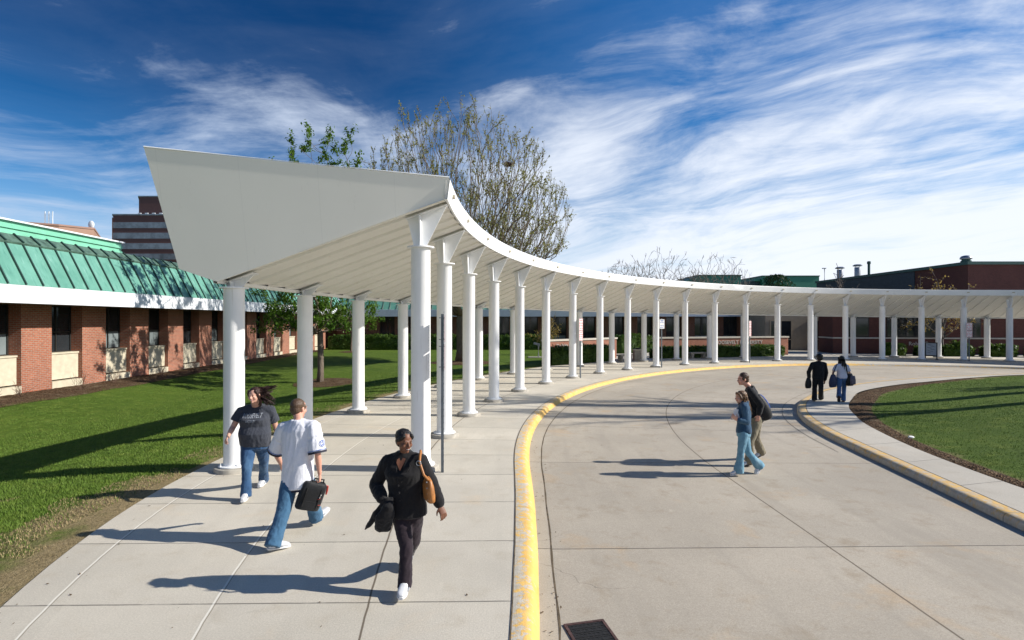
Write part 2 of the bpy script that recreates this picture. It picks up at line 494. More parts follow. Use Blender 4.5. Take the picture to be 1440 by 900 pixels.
def mk_copper():
    m, g, b = material('verdigris_copper', .5, .0)
    p = coords(g)
    c = g.ramp(g.noise(p, .9, 6, .65), [(.3, (.085, .245, .19)), (.7, (.14, .335, .27))])
    st = g.noise(g.mapping(p, (1, 5, .8)), 2.0, 6, .7)
    c = g.mix(g.sstep(st, .5, .78), c, (.045, .17, .135))
    c = g.mix(g.sstep(g.noise(g.mapping(p, (1, 4, .5), loc=(3, 1, 0)), 2.2, 5, .65), .56, .8), c, (.26, .45, .40))
    g.put(b.inputs['Base Color'], c); bump(g, b, g.noise(p, 3, 4), .012)
    return m
MAT['copper'] = mk_copper()
MAT['copper_light'] = plain('pale_green_sheet', (.17, .47, .33), .5, var=.12, scale=2, bmp=.003)
MAT['copper_dark'] = plain('dark_patina_cap', (.075, .135, .105), .5, var=.45, scale=5)
MAT['seam'] = plain('dark_standing_seam', (.02, .05, .042), .5)
MAT['fascia'] = plain('pale_blue_white_fascia', (.68, .71, .76), .45, var=.06, scale=3)
MAT['fascia_shade'] = plain('shaded_fascia', (.42, .48, .56), .5, var=.06, scale=3)  # fascia tone with the blue of open shade mixed into it
MAT['cream'] = plain('cream_precast_panel', (.50, .45, .345), .8, var=.12, scale=4, bmp=.002)
MAT['coping'] = plain('pale_stone_coping', (.50, .46, .39), .75, var=.1, scale=5, bmp=.002)
MAT['tan'] = plain('tan_render', (.27, .225, .17), .85, var=.1, scale=3)
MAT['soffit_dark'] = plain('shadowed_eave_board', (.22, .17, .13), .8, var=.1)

def mk_glass(name, col, rough=.06):
    m, g, b = material(name, rough, spec=.6)
    f = g.noise(coords(g), .5, 2)
    g.put(b.inputs['Base Color'], g.ramp(f, [(.3, tuple(c * .7 for c in col)), (.7, tuple(c * 1.3 for c in col))]))
    return m
MAT['glass'] = mk_glass('dark_window_glass', (.018, .022, .026)); MAT['glass_green'] = mk_glass('green_tinted_glass', (.02, .045, .045))
MAT['glass_pale'] = mk_glass('painted_reflection_pane', (.16, .19, .20), .15)  # grey-blue reflection painted into the lower pane's colour
MAT['frame'] = plain('bronze_window_frame', (.03, .027, .024), .5, .3)
MAT['steel'] = plain('galvanised_steel', (.33, .34, .36), .4, .8, var=.15, scale=12)
MAT['iron'] = plain('dark_cast_iron', (.028, .027, .026), .6, .4, var=.3, scale=15, bmp=.004)
MAT['post'] = plain('green_grey_sign_post', (.13, .15, .17), .5, .6, var=.2, scale=9)
MAT['sign_white'] = plain('white_sign_sheet', (.80, .80, .79), .45, var=.03)
MAT['sign_red'] = plain('red_sign_print', (.60, .04, .05), .5, var=.05)
MAT['sign_blue'] = plain('blue_sign_print', (.04, .14, .48), .5, var=.05)
MAT['letter'] = plain('pale_metal_letters', (.52, .49, .46), .35, .2, var=.05)
MAT['dark_green'] = plain('dark_green_trim', (.018, .075, .062), .5, var=.1)
MAT['navy_siding'] = plain('dark_slate_siding', (.030, .045, .062), .6, var=.2, scale=2)
MAT['green_wall'] = plain('green_metal_wall', (.035, .21, .15), .55, var=.12, scale=.3)
MAT['tower_brick'] = plain('maroon_granite_band', (.105, .050, .047), .6, var=.1, scale=.1)
MAT['tower_lit'] = plain('lit_granite_face', (.33, .19, .15), .6, var=.08, scale=.1)  # paler pinkish tone paints light onto the tower's chamfered corner
MAT['tower_glass'] = mk_glass('office_glass_band', (.17, .21, .25), .12)
MAT['pink_stone'] = plain('pinkish_office_wall', (.36, .21, .155), .7, var=.08, scale=.2)
MAT['board'] = plain('grey_sign_board', (.34, .37, .40), .6, var=.15, scale=8)

def mk_bark(name, c, var=.35):
    m, g, b = material(name, .9, spec=.2)
    p = coords(g)
    f = g.noise(g.mapping(p, (6, 6, 1.2)), 2.5, 6, .7)
    g.put(b.inputs['Base Color'], g.ramp(f, [(.3, tuple(k * (1 - var) for k in c)), (.7, tuple(k * (1 + var) for k in c))]))
    bump(g, b, f, .02)
    return m
MAT['bark'] = mk_bark('grey_brown_bark', (.17, .135, .10)); MAT['bark_pale'] = mk_bark('pale_grey_bark', (.19, .165, .145))
MAT['bark_young'] = mk_bark('smooth_young_bark', (.15, .12, .095))

def mk_leaf(name, a, b_, c_, rough=.55):
    m, g, b = material(name, rough, spec=.3)
    p = wpos(g)
    f = g.noise(p, 1.3, 5, .7); h = g.noise(p, 23, 2, .7)
    k = g.math('ADD', g.math('MULTIPLY', f, .6), g.math('MULTIPLY', h, .4))
    g.put(b.inputs['Base Color'], g.ramp(k, [(.34, a), (.5, b_), (.66, c_)]))
    b.inputs['Subsurface Weight'].default_value = 0
    tr = g.n('ShaderNodeBsdfTranslucent'); g.put(tr.inputs['Color'], g.ramp(k, [(.34, tuple(q * 1.2 for q in a)), (.66, tuple(min(1, q * 1.25) for q in c_))]))
    mx = g.n('ShaderNodeMixShader', None, Fac=.35)
    out = m.node_tree.nodes['Material Output']
    m.node_tree.links.new(b.outputs[0], mx.inputs[1]); m.node_tree.links.new(tr.outputs[0], mx.inputs[2]); m.node_tree.links.new(mx.outputs[0], out.inputs[0])
    return m
MAT['leaf'] = mk_leaf('fresh_green_leaves', (.045, .105, .012), (.085, .175, .018), (.15, .24, .03))
MAT['bud'] = mk_leaf('olive_spring_buds', (.15, .16, .045), (.25, .255, .075), (.36, .35, .12))
MAT['blossom'] = mk_leaf('yellow_olive_spring_leaves', (.16, .115, .025), (.27, .19, .045), (.36, .26, .08))
MAT['hedge'] = mk_leaf('hedge_leaves', (.022, .058, .010), (.05, .105, .014), (.11, .165, .024))
MAT['conifer'] = mk_leaf('dark_conifer_needles', (.010, .03, .010), (.018, .045, .014), (.03, .062, .02))
MAT['twig'] = plain('brown_shrub_twigs', (.14, .085, .06), .9, var=.3, scale=5)

# people
def mk_skin(name, c):
    m, g, b = material(name, .5, spec=.35)
    p = coords(g)
    g.put(b.inputs['Base Color'], g.ramp(g.noise(p, 18, 4), [(.3, tuple(k * .9 for k in c)), (.7, tuple(min(1, k * 1.08) for k in c))]))
    b.inputs['Subsurface Weight'].default_value = .08; b.inputs['Subsurface Radius'].default_value = (.01, .004, .002)
    return m
MAT['skin_light'] = mk_skin('fair_skin', (.56, .32, .24)); MAT['skin_pink'] = mk_skin('pink_skin', (.58, .30, .22)); MAT['skin_dark'] = mk_skin('brown_skin', (.17, .075, .045))
def mk_cloth(name, c, var=.18, weave=260, fade=None, rough=.85, scale=7):
    m, g, b = material(name, rough, spec=.2)
    p = coords(g)
    f = g.noise(p, scale, 6, .65); w = g.noise(p, weave, 2, .6)
    col = g.ramp(f, [(.3, tuple(k * (1 - var) for k in c)), (.7, tuple(min(1, k * (1 + var)) for k in c))])
    if fade: col = g.mix(g.sstep(g.noise(g.mapping(p, (1, 1, .35)), 5, 4), .48, .68), col, fade)
    col = g.mix(.35, col, g.ramp(w, [(.3, (.7, .7, .7)), (.7, (1.25, 1.25, 1.25))]), 'MULTIPLY')
    g.put(b.inputs['Base Color'], col)
    try:
        b.inputs['Sheen Weight'].default_value = .12
    except Exception: pass
    bump(g, b, g.math('ADD', g.math('MULTIPLY', w, .4), g.noise(p, 22, 4)), .004)
    return m
MAT['tee'] = mk_cloth('charcoal_cotton', (.040, .045, .060)); MAT['jersey'] = mk_cloth('white_jersey_knit', (.70, .71, .77), .05)
MAT['denim'] = mk_cloth('blue_denim', (.045, .115, .205), .22, fade=(.10, .21, .32)); MAT['denim_dark'] = mk_cloth('dark_blue_denim', (.026, .068, .150), .22, fade=(.055, .12, .22))
MAT['denim_pale'] = mk_cloth('pale_washed_denim', (.13, .27, .37), .18, fade=(.26, .42, .50)); MAT['denim_jacket'] = mk_cloth('navy_denim_jacket', (.022, .062, .12), .25, fade=(.05, .11, .18))
MAT['black_wool'] = mk_cloth('black_wool', (.010, .0095, .011), .2); MAT['plum'] = mk_cloth('plum_black_twill', (.021, .014, .020), .25)
MAT['black_cloth'] = mk_cloth('black_cotton', (.011, .012, .015), .2); MAT['khaki'] = mk_cloth('khaki_cotton', (.19, .165, .115), .15)
MAT['white_cotton'] = mk_cloth('pale_lilac_cotton', (.58, .60, .72), .06); MAT['jean_far'] = mk_cloth('mid_blue_denim', (.05, .11, .24), .2)
MAT['nylon'] = mk_cloth('black_nylon', (.011, .012, .014), .25, rough=.5); MAT['nylon_blue'] = mk_cloth('blue_nylon', (.03, .09, .42), .15, rough=.5)
MAT['nylon_navy'] = mk_cloth('navy_nylon', (.022, .032, .085), .2, rough=.5); MAT['nylon_plum'] = mk_cloth('grey_plum_nylon', (.10, .085, .12), .2, rough=.5)
MAT['leather'] = plain('tan_leather', (.36, .145, .04), .45, var=.25, scale=14, bmp=.002); MAT['shoe_white'] = plain('white_trainer', (.60, .61, .63), .6, var=.16, scale=16)
MAT['shoe_sole'] = plain('pale_rubber_sole', (.60, .60, .60), .7, var=.08); MAT['shoe_dark'] = plain('dark_shoe_leather', (.02, .018, .016), .5); MAT['boot'] = plain('red_brown_boot', (.13, .035, .025), .5)
MAT['trim_dark'] = plain('dark_navy_trim', (.012, .014, .030), .8); MAT['paper'] = plain('white_paper', (.82, .82, .82), .7, var=.03)
MAT['print_grey'] = plain('grey_shirt_print', (.23, .25, .29), .8, var=.1); MAT['red_tag'] = plain('red_luggage_tag', (.42, .045, .03), .6); MAT['print_blue'] = plain('royal_blue_print', (.04, .10, .36), .7)
MAT['sign_tag'] = plain('pale_zip_pull', (.7, .7, .68), .4)
def mk_hair(name, c, hi):
    m, g, b = material(name, .45, spec=.4)
    p = coords(g)
    f = g.noise(g.mapping(p, (40, 40, 7)), 2.5, 4, .7)
    g.put(b.inputs['Base Color'], g.ramp(f, [(.3, c), (.7, hi)])); bump(g, b, f, .006)
    return m
MAT['hair_dark'] = mk_hair('dark_brown_hair', (.012, .006, .005), (.045, .018, .013)); MAT['hair_crop'] = mk_hair('cropped_brown_hair', (.055, .03, .018), (.10, .06, .035))
MAT['hair_black'] = mk_hair('black_hair', (.004, .0035, .0035), (.012, .010, .010)); MAT['hair_brown'] = mk_hair('brown_hair', (.035, .017, .010), (.07, .035, .02)); MAT['hair_long'] = mk_hair('chestnut_hair', (.055, .027, .013), (.20, .11, .055))
MAT['eye'] = plain('dark_eye', (.02, .013, .01), .25); MAT['lip'] = plain('lips', (.36, .11, .09), .45); MAT['lip_dark'] = plain('brown_lips', (.16, .045, .04), .45); MAT['teeth'] = plain('teeth', (.75, .72, .68), .4)
MAT['brow'] = plain('eyebrow', (.03, .018, .012), .8)

# ------------------------------------------------------------------ sky, sun, camera
SUN_EL, SUN_AZ = R(31.5), R(-3.0)            # azimuth measured from +X
def build_world():
    w = bpy.data.worlds.new('World'); scene.world = w; w.use_nodes = True
    g = NT(w.node_tree); bg = w.node_tree.nodes['Background']
    sky = g.n('ShaderNodeTexSky', {'sky_type': 'NISHITA', 'sun_disc': False, 'sun_elevation': SUN_EL, 'sun_rotation': R(90) - SUN_AZ, 'air_density': 1.0, 'dust_density': .35, 'ozone_density': 3.0, 'altitude': 200})
    d = g.n('ShaderNodeTexCoord').outputs['Generated']
    s = g.n('ShaderNodeSeparateXYZ', None, Vector=d); x, y, z = s.outputs
    zz = g.math('MAXIMUM', z, 0.0)
    den = g.math('ADD', zz, .30)
    px, py = g.math('DIVIDE', x, den), g.math('DIVIDE', y, den)
    P = g.n('ShaderNodeCombineXYZ', None, X=px, Y=py).outputs[0]
    # the cirrus fans out: streak lines follow curved arcs across the sky
    arc = g.math('ADD', py, g.math('MULTIPLY', g.math('MULTIPLY', g.math('ADD', px, .35), g.math('ADD', px, .35)), .33))
    Q = g.n('ShaderNodeCombineXYZ', None, X=px, Y=arc).outputs[0]
    wn = g.n('ShaderNodeTexNoise', None, Vector=P, Scale=1.1, Detail=2.0, Roughness=.5).outputs['Color']
    off = g.n('ShaderNodeVectorMath', {'operation': 'SUBTRACT'}); g.put(off.inputs[0], wn); g.put(off.inputs[1], (.5, .5, .5))
    sc = g.n('ShaderNodeVectorMath', {'operation': 'SCALE'}); g.put(sc.inputs[0], off.outputs[0]); sc.inputs['Scale'].default_value = .75
    PW = g.n('ShaderNodeVectorMath', {'operation': 'ADD'}); g.put(PW.inputs[0], Q); g.put(PW.inputs[1], sc.outputs[0]); PW = PW.outputs[0]
    fib = g.noise(g.mapping(PW, (1.0, 2.3, 1)), 1.9, 12, .62, .25)
    fib2 = g.noise(g.mapping(PW, (1.5, 5.0, 1), (0, 0, 0), (4, 2, 0)), 2.4, 12, .68, .2)
    puff = g.noise(PW, 1.7, 12, .62, .3)
    low = g.noise(P, .9, 3, .5)
    cov = g.math('ADD', g.math('MULTIPLY', zz, -3.25), g.math('MULTIPLY', x, .40))
    cov = g.math('ADD', cov, 1.50)
    tex = g.math('ADD', g.math('MULTIPLY', fib, .62), g.math('ADD', g.math('MULTIPLY', fib2, .24), g.math('ADD', g.math('MULTIPLY', puff, .92), g.math('MULTIPLY', low, .55))))
    dens = g.math('ADD', cov, g.math('MULTIPLY', g.math('SUBTRACT', tex, 1.165), 2.9))
    dn = g.math('POWER', g.sstep(dens, -.15, 1.35), 1.25)
    veil = g.math('MULTIPLY', g.sstep(dens, -.9, .9), .07)
    dn = g.math('MAXIMUM', dn, veil)
    skyc = g.n('ShaderNodeHueSaturation', None, Saturation=1.30, Value=1.0, Color=sky.outputs[0]).outputs[0]
    skyc = g.mix(1.0, skyc, (.24, .74, .94, 1), 'MULTIPLY')
    # deep band of blue away from the sun
    pol = g.math('MULTIPLY', g.sstep(zz, .10, .42), g.sstep(g.math('MULTIPLY', x, -1.0), -.28, .30))
    skyc = g.mix(g.math('MULTIPLY', pol, .75), skyc, (.30, .28, .36, 1), 'MULTIPLY')
    cl = g.mix(g.sstep(x, -.6, .45), (4.8, 5.6, 7.0, 1), (7.4, 7.8, 8.5, 1))
    haze = g.math('SUBTRACT', 1.0, g.sstep(zz, .0, .26))
    skyc = g.mix(g.math('MULTIPLY', haze, .72), skyc, g.mix(g.sstep(x, -.6, .3), (4.9, 5.7, 7.0, 1), (6.9, 7.4, 8.2, 1)))
    c = g.mix(g.math('MULTIPLY', dn, .95), skyc, cl)
    g.put(bg.inputs['Color'], c); bg.inputs['Strength'].default_value = .085
build_world()
sl = bpy.data.lights.new('sun', 'SUN'); sl.energy = 4.6; sl.angle = R(.55); sl.color = (1.0, .94, .84)
so = bpy.data.objects.new('sun', sl); COL.objects.link(so)
sd = Vector((math.cos(SUN_EL) * math.cos(SUN_AZ), math.cos(SUN_EL) * math.sin(SUN_AZ), math.sin(SUN_EL)))
so.rotation_euler = sd.to_track_quat('Z', 'Y').to_euler(); so.location = sd * 60

cam = bpy.data.cameras.new('camera'); cam.sensor_width = 36; cam.lens = F_PX / 1440 * 36; cam.clip_end = 6000; cam.clip_start = .1
cam.shift_y = (450 - HY) / 1440 * -1
co = bpy.data.objects.new('camera', cam); COL.objects.link(co)
co.location = (0, 0, CAMZ); co.rotation_euler = (R(90), 0, 0); scene.camera = co
scene.view_settings.view_transform = 'Standard'; scene.view_settings.look = 'None'; scene.view_settings.gamma = 1; scene.view_settings.exposure = 0.6
scene.cycles.max_bounces = 6; scene.cycles.diffuse_bounces = 4
# ------------------------------------------------------------------ ground
DZ = -0.13                                       # the drive lies below the pavements
S_ = lambda o: tag(o, kind='structure')

g0 = MB(); g0.add([(-3000, -800, -.75), (3000, -800, -.75), (3000, 4500, -.75), (-3000, 4500, -.75)], [(0, 1, 2, 3)])
S_(g0.build('ground', MAT['grass2']))

def seq(a, b, st):
    n = max(1, int(round((b - a) / st))); return [a + (b - a) * i / n for i in range(n + 1)]

SS = seq(-11, 0, .5) + seq(0, SMAX, .4)[1:]
# pavement under the canopy, from the kerb joint to the lawn edge; wider beside the entrance
def walk_out(s): return float(np.interp(s, [-11, 0, 10, 16, 19, 24, 30, 36, 70], [4.2, 4.2, 4.3, 4.4, 4.55, 5.2, 5.6, 5.9, 5.9]))
m = MB()
fr = [0, .18, .34, .5, .66, .82, 1]
def wk(s, f):
    a, b = kerb_o(s), walk_out(s); o = a + (b - a) * f
    x, y = pth(s, o, True); return (x, y, 0.0)
def wkuv(s, f):
    a, b = kerb_o(s), walk_out(s); return (a + (b - a) * f, s)
m.grid(wk, SS, fr, wkuv)
# its outer edge goes down into the soil
def wedge(s, k):
    x, y = pth(s, walk_out(s), True); return (x, y, -.25 * k)
m.grid(wedge, SS, [0, 1], lambda s, k: (walk_out(s), s))
S_(m.build('pavement', MAT['walk']))

# entrance forecourt
plaza = MB()
plaza.add([(x, y, -.006) for x, y in ((7, 33.5), (12, 37), (24, 40), (44, 36), (60, 28), (60, 62), (24, 62), (7.5, 46), (6.5, 38.5))], [range(9)])
for i in range(9): plaza.uv[i] = (plaza.v[i][0] * .3 + 8, plaza.v[i][1])
S_(plaza.build('forecourt', MAT['walk2']))

# kerb with a rolled yellow top
prof = [(0, 0.003), (-.05, .006), (-.15, .005), (-.215, -.008), (-.25, -.04), (-.28, -.09), (-.31, DZ + .008)]
m = MB()
m.grid(lambda s, i: (*pth(s, kerb_o(s) + prof[i][0], True), prof[i][1]), SS, list(range(len(prof))), lambda s, i: (i / (len(prof) - 1), s))
S_(m.build('kerb', MAT['kerb'], smooth=True))
# dark joint between kerb and pavement
m = MB()
m.grid(lambda s, k: (*pth(s, kerb_o(s) + (.013 if k else -.004), True), .0075), SS, [0, 1])
MAT['joint'] = plain('joint_filler', (.10, .075, .045), .9, var=.6, scale=8, world_pos=True)
S_(m.build('kerb_joint', MAT['joint']))
# gutter pan and drive slabs
m = MB()
m.grid(lambda s, f: (*pth(s, kerb_o(s) - .30 + f * (gut_o(s) - kerb_o(s) + .30), True), DZ + .006 - .006 * f), SS, [0, .5, 1], lambda s, f: (-2.1 - .32 * f, s))
S_(m.build('gutter', MAT['gutter'], smooth=True))
m = MB()
def gj(s, k):
    w = .011 + .006 * mnoise.noise((s * 2.1, 0, 5)); o = gut_o(s) + .012 * mnoise.noise((s * .9, 3, 0))
    return (*pth(s, o + (w if k else -w), True), DZ + .003)
m.grid(gj, seq(-11, SMAX - 1, .15), [0, 1]); S_(m.build('gutter_joint', MAT['joint']))
m = MB()
def drv(s, f):
    a = kerb_o(s) - .28; return a + (-13.5 - a) * f
m.grid(lambda s, f: (*pth(s, drv(s, f)), DZ - .004), seq(-16, 0, .5) + seq(0, SMAX, .4)[1:], seq(0, 1, .05), lambda s, f: (drv(s, f), s))
S_(m.build('driveway', MAT['drive']))
m = MB(); m.add([(-3, -30, DZ - .009), (110, -30, DZ - .009), (110, 34, DZ - .009), (6, 34, DZ - .009)], [(0, 1, 2, 3)])
for i, q in enumerate([(-2, -30), (-50, -30), (-50, 30), (-3, 30)]): m.uv[i] = q
S_(m.build('road', MAT['gutter']))

# ------------------------------------------------------------------ lawn left of the walk
def lawn_z(x, y):
    s, o = so_of(x, y); d = o - walk_out(s)
    if s < 0: 
        q = s * s if s > -6 else 36 + 12 * (-s - 6)
        d = o - (walk_out(s) - .034 * q * (walk_out(s) + 1.85) / 6)
    fade = 1 - smooth(24, 36, y)
    dip = .42 * smooth(.4, 6.5, d) * fade * (1 - .9 * smooth(-13.5, -17.5, x) if x < -13.5 else 1)
    d = d if d < 0 or s > 0 else d / (1 + .75 * min(6, -s))
    z = -.022 - dip + .03 * (mnoise.noise((x * .35, y * .35, 0))) * smooth(.3, 2, d)
    return z, d, s
m = MB(); idx = {}
xs = np.arange(-30, 8.01, .35); ys = np.arange(-4, 58.01, .35)
Z = {}
for i, x in enumerate(xs):
    for j, y in enumerate(ys): Z[i, j] = lawn_z(float(x), float(y))
def vid(i, j):
    if (i, j) not in idx:
        z, d, s = Z[i, j]; idx[i, j] = len(m.v); m.v.append((float(xs[i]), float(ys[j]), z)); m.uv[len(m.v) - 1] = (d, s)
    return idx[i, j]
for i in range(len(xs) - 1):
    for j in range(len(ys) - 1):
        if max(Z[a, b][1] for a, b in ((i, j), (i+1, j), (i, j+1), (i+1, j+1))) < -.35: continue
        m.f.append([vid(i, j), vid(i+1, j), vid(i+1, j+1), vid(i, j+1)]); m.m.append(0)
S_(m.build('lawn', MAT['grass'], smooth=True))

# ------------------------------------------------------------------ island: kerb, path, bark strip, mound of grass
def catmull(P, n):
    P = [Vector((*p, 0)) for p in P]; out = []
    Q = [P[0] * 2 - P[1]] + P + [P[-1] * 2 - P[-2]]
    for i in range(1, len(Q) - 2):
        for k in range(n):
            t = k / n
            a, b, c, d = Q[i-1], Q[i], Q[i+1], Q[i+2]
            out.append(.5 * ((2*b) + (c-a)*t + (2*a-5*b+4*c-d)*t*t + (3*b-a-3*c+d)*t**3))
    out.append(P[-1]); return [(p.x, p.y) for p in out]
ISL_OUT = catmull([(5.9, -3), (6.45, 2.0), (6.9, 5.2), (7.14, 7.6), (7.42, 9.74), (7.72, 12.11), (8.06, 14.3), (8.67, 16.4), (9.68, 18.48), (10.95, 20.32), (13.0, 22.6), (16.4, 25.1), (19.5, 26.7), (22.8, 27.9), (27.2, 29.2), (33, 29.6), (42, 27), (52, 20)], 8)
ISL_IN = catmull([(7.6, -3), (8.1, 2.0), (8.4, 5.2), (8.5, 7.6), (8.62, 10.0), (8.95, 12.3), (9.6, 14.75), (10.25, 16.3), (11.0, 17.8), (12.15, 19.5), (14.0, 21.8), (16.8, 23.9), (19.4, 25.3), (22.6, 26.9), (26.9, 28.45), (32.9, 28.9), (41.5, 26.3), (51, 19.5)], 8)
NI = len(ISL_OUT)
arc = [0]
for i in range(1, NI): arc.append(arc[-1] + math.dist(ISL_OUT[i], ISL_OUT[i-1]))
def off_in(i, d):
    a, b = ISL_OUT[max(i-1, 0)], ISL_OUT[min(i+1, NI-1)]; L = math.dist(a, b)
    tx, ty = (b[0]-a[0])/L, (b[1]-a[1])/L
    return (ISL_OUT[i][0] + ty * d, ISL_OUT[i][1] - tx * d)
ip = [(0, DZ - .02), (.0, DZ + .06), (.015, -.03), (.045, -.006), (.10, .003), (.26, .004)]
m = MB()
m.grid(lambda i, k: (*off_in(i, ip[k][0]), ip[k][1]), list(range(NI)), list(range(len(ip))), lambda i, k: (1 - k / 5, arc[i]))
S_(m.build('island_kerb', MAT['kerb2'], smooth='auto'))
m = MB()
def iw(i, f):
    a = off_in(i, .262); b = ISL_IN[i]
    return (a[0] + (b[0]-a[0]) * f, a[1] + (b[1]-a[1]) * f, 0.0)
m.grid(iw, list(range(NI)), [0, .5, 1], lambda i, f: (f, arc[i]))
S_(m.build('island_path', MAT['island_walk']))
m = MB(); m.grid(lambda i, k: (*off_in(i, .255 + .014 * k), .006), list(range(NI)), [0, 1]); S_(m.build('path_joint', MAT['iron']))
# gutter line round the island
m = MB(); m.grid(lambda i, k: (*off_in(i, -.44 + .013 * k), DZ + .001), list(range(8 * 5, 8 * 13)), [0, 1]); S_(m.build('gutter_joint', MAT['iron']))
ICX, ICY = 30.0, 8.0
def isl_pt(i, f):
    a = ISL_IN[i]; return (a[0] + (ICX - a[0]) * f, a[1] + (ICY - a[1]) * f)
def isl_dist(i, f): return math.dist(ISL_IN[i], isl_pt(i, f))
def isl_z(x, y, d): return -.03 + .62 * smooth(0, 7.5, d) + .035 * mnoise.noise((x * .5, y * .5, 3.3))
m = MB(); fr = [0, .01, .02, .035, .05, .07, .09, .12, .16, .2, .26, .34, .45, .6, .8, 1]
def im(i, f):
    x, y = isl_pt(i, f); return (x, y, isl_z(x, y, isl_dist(i, f)))
def isl_bark(i):  # width of the bare bark strip
    x, y = ISL_IN[i]; return float(np.interp(arc[i], [0, 5, 14, 20, 25, 30, 36, 44, 80], [.35, .35, .42, .55, .75, .8, .42, .08, .04]))
m.grid(im, list(range(NI)), fr, lambda i, f: (isl_dist(i, f) - isl_bark(i) + .45, arc[i]))
S_(m.build('island_lawn', MAT['grass'], smooth=True))
# bark strip as a lumpy sheet on top of the soil
m = MB()
def bk(i, f):
    w = isl_bark(int(i)) * 1.0; k = int(i); a = ISL_IN[k]; L = math.dist(a, (ICX, ICY)); q = f * w / L
    i2 = min(k + 1, NI - 1); t = i - k
    b = ISL_IN[i2]; ax, ay = a[0] + (b[0]-a[0]) * t, a[1] + (b[1]-a[1]) * t
    x, y = ax + (ICX - ax) * q, ay + (ICY - ay) * q; d = f * w
    edge = math.sin(min(1, max(0, f)) * math.pi)
    return (x, y, isl_z(x, y, d) + .004 + edge * (.022 + .03 * mnoise.noise((x * 9, y * 9, 1)) + .02 * mnoise.noise((x * 23, y * 23, 5))))
m.grid(bk, [i / 4 for i in range(8 * 3 * 4, (8 * 13) * 4)], seq(0, 1, .07))
S_(m.build('bark_strip', MAT['mulch'], smooth=True))

# bark bed along the left building, rings of bark round trunks
m = MB()
def bed(y, f):
    w = 2.3 + .5 * mnoise.noise((y * .35, 0, 0)) - .05 * (y - 12) * .5 * smooth(24, 45, y)
    x = -19.2 + f * max(.8, w); z = lawn_z(x, y)[0]
    e = math.sin(min(1, f * 1.0) * math.pi) if f > .5 else 1
    return (x, y, z + .012 + e * (.05 + .05 * mnoise.noise((x * 5, y * 5, 2)) + .02 * mnoise.noise((x * 17, y * 17, 4))))
m.grid(bed, seq(6, 52, .16), seq(0, 1, .07)); S_(m.build('bark_bed', MAT['mulch'], smooth=True))
def bark_ring(cx, cy, r):
    m = MB(); n = 40
    def fn(a, q):
        rr = r * q * (1 + .12 * mnoise.noise((math.cos(a) * 1.5, math.sin(a) * 1.5, cx)))
        x, y = cx + rr * math.cos(a), cy + rr * math.sin(a)
        return (x, y, lawn_z(x, y)[0] + .015 + (.07 * (1 - q * q)) + .03 * (1 - q) ** .3 * mnoise.noise((x * 8, y * 8, 7)))
    m.grid(fn, seq(0, 2 * math.pi, 2 * math.pi / n), [0.02, .2, .4, .6, .8, .93, 1.0]); return S_(m.build('bark_ring', MAT['mulch'], smooth=True))
T1 = (-9.75, 27.7); T3 = (-3.35, 37.2); T2 = (-14.6, 49.5)
bark_ring(T1[0] + .3, T1[1], 1.55); bark_ring(T3[0], T3[1] - .2, 2.2); bark_ring(T2[0], T2[1], 1.1)

# ------------------------------------------------------------------ grass blades (one mass each, nobody could count them)
def blades(name, pts, mat, hmin, hmax, wid):
    n = len(pts); rs = np.random.RandomState(5)
    P = np.array(pts, dtype=np.float64); a = rs.uniform(0, 2 * np.pi, n); h = rs.uniform(hmin, hmax, n); l = rs.uniform(0.1, .75, n) * h
    b = rs.uniform(0, 2 * np.pi, n)
    A = np.stack([np.cos(a), np.sin(a), np.zeros(n)], 1) * wid; Bv = np.stack([np.cos(b) * l, np.sin(b) * l, h], 1)
    V = np.empty((n * 3, 3)); V[0::3] = P - A; V[1::3] = P + A; V[2::3] = P + Bv
    me = bpy.data.meshes.new(name); me.vertices.add(n * 3); me.vertices.foreach_set('co', V.ravel())
    me.loops.add(n * 3); me.loops.foreach_set('vertex_index', np.arange(n * 3, dtype=np.int32))
    me.polygons.add(n); me.polygons.foreach_set('loop_start', np.arange(0, n * 3, 3, dtype=np.int32)); me.polygons.foreach_set('loop_total', np.full(n, 3, dtype=np.int32))
    me.materials.append(mat); me.update(); me.validate()
    o = bpy.data.objects.new(name, me); COL.objects.link(o); return o
pts, dry = [], []
rs = random.Random(3)
zc = {}
def lz(x, y):
    k = (round(x / .35), round(y / .35))
    if k not in zc: zc[k] = lawn_z(x, y)
    return zc[k]
while len(pts) < 190000:
    y = 4.5 + 27 * rs.random() ** 1.7; x = -1.0 * y * .98 + rs.random() * (y * .98 + 1)
    if x < -18: continue
    z, d, s = lz(x, y)
    if d < .12: continue
    e = d + (mnoise.noise((x * .9, y * .9, 0)) + .5 * mnoise.noise((x * 2.3, y * 2.3, 4))) * .75
    if e < .62:
        if rs.random() < .4 and len(dry) < 20000: dry.append((x, y, lawn_z(x, y)[0]))
        if rs.random() > .10: continue
    pts.append((x, y, lawn_z(x, y)[0] if d < 3 else z))
tag(blades('grass', pts, MAT['blade'], .02, .05, .0048), 'short green lawn grass left of the pavement', 'grass', kind='stuff')
lm_ = MB()
for _ in range(420):
    s_ = -7 + 34 * rs.random() ** 1.3
    o_ = rs.choice((gut_o(s_) + rs.gauss(0, .05), kerb_o(s_) - .33 - abs(rs.gauss(0, .06)), walk_out(s_) - abs(rs.gauss(0, .35)), rs.uniform(-1.6, 4.0)))
    x, y = pth(s_, o_, True); z = .006 if o_ > kerb_o(s_) else DZ + .012
    a = rs.uniform(0, 6.28); q = rs.uniform(.008, .024); ca, sa = math.cos(a) * q, math.sin(a) * q
    lm_.add([(x - ca, y - sa, z), (x + sa * .5, y - ca * .5, z + rs.uniform(0, .008)), (x + ca, y + sa, z + rs.uniform(0, .01)), (x - sa * .5, y + ca * .5, z)], [(0, 1, 2, 3)])
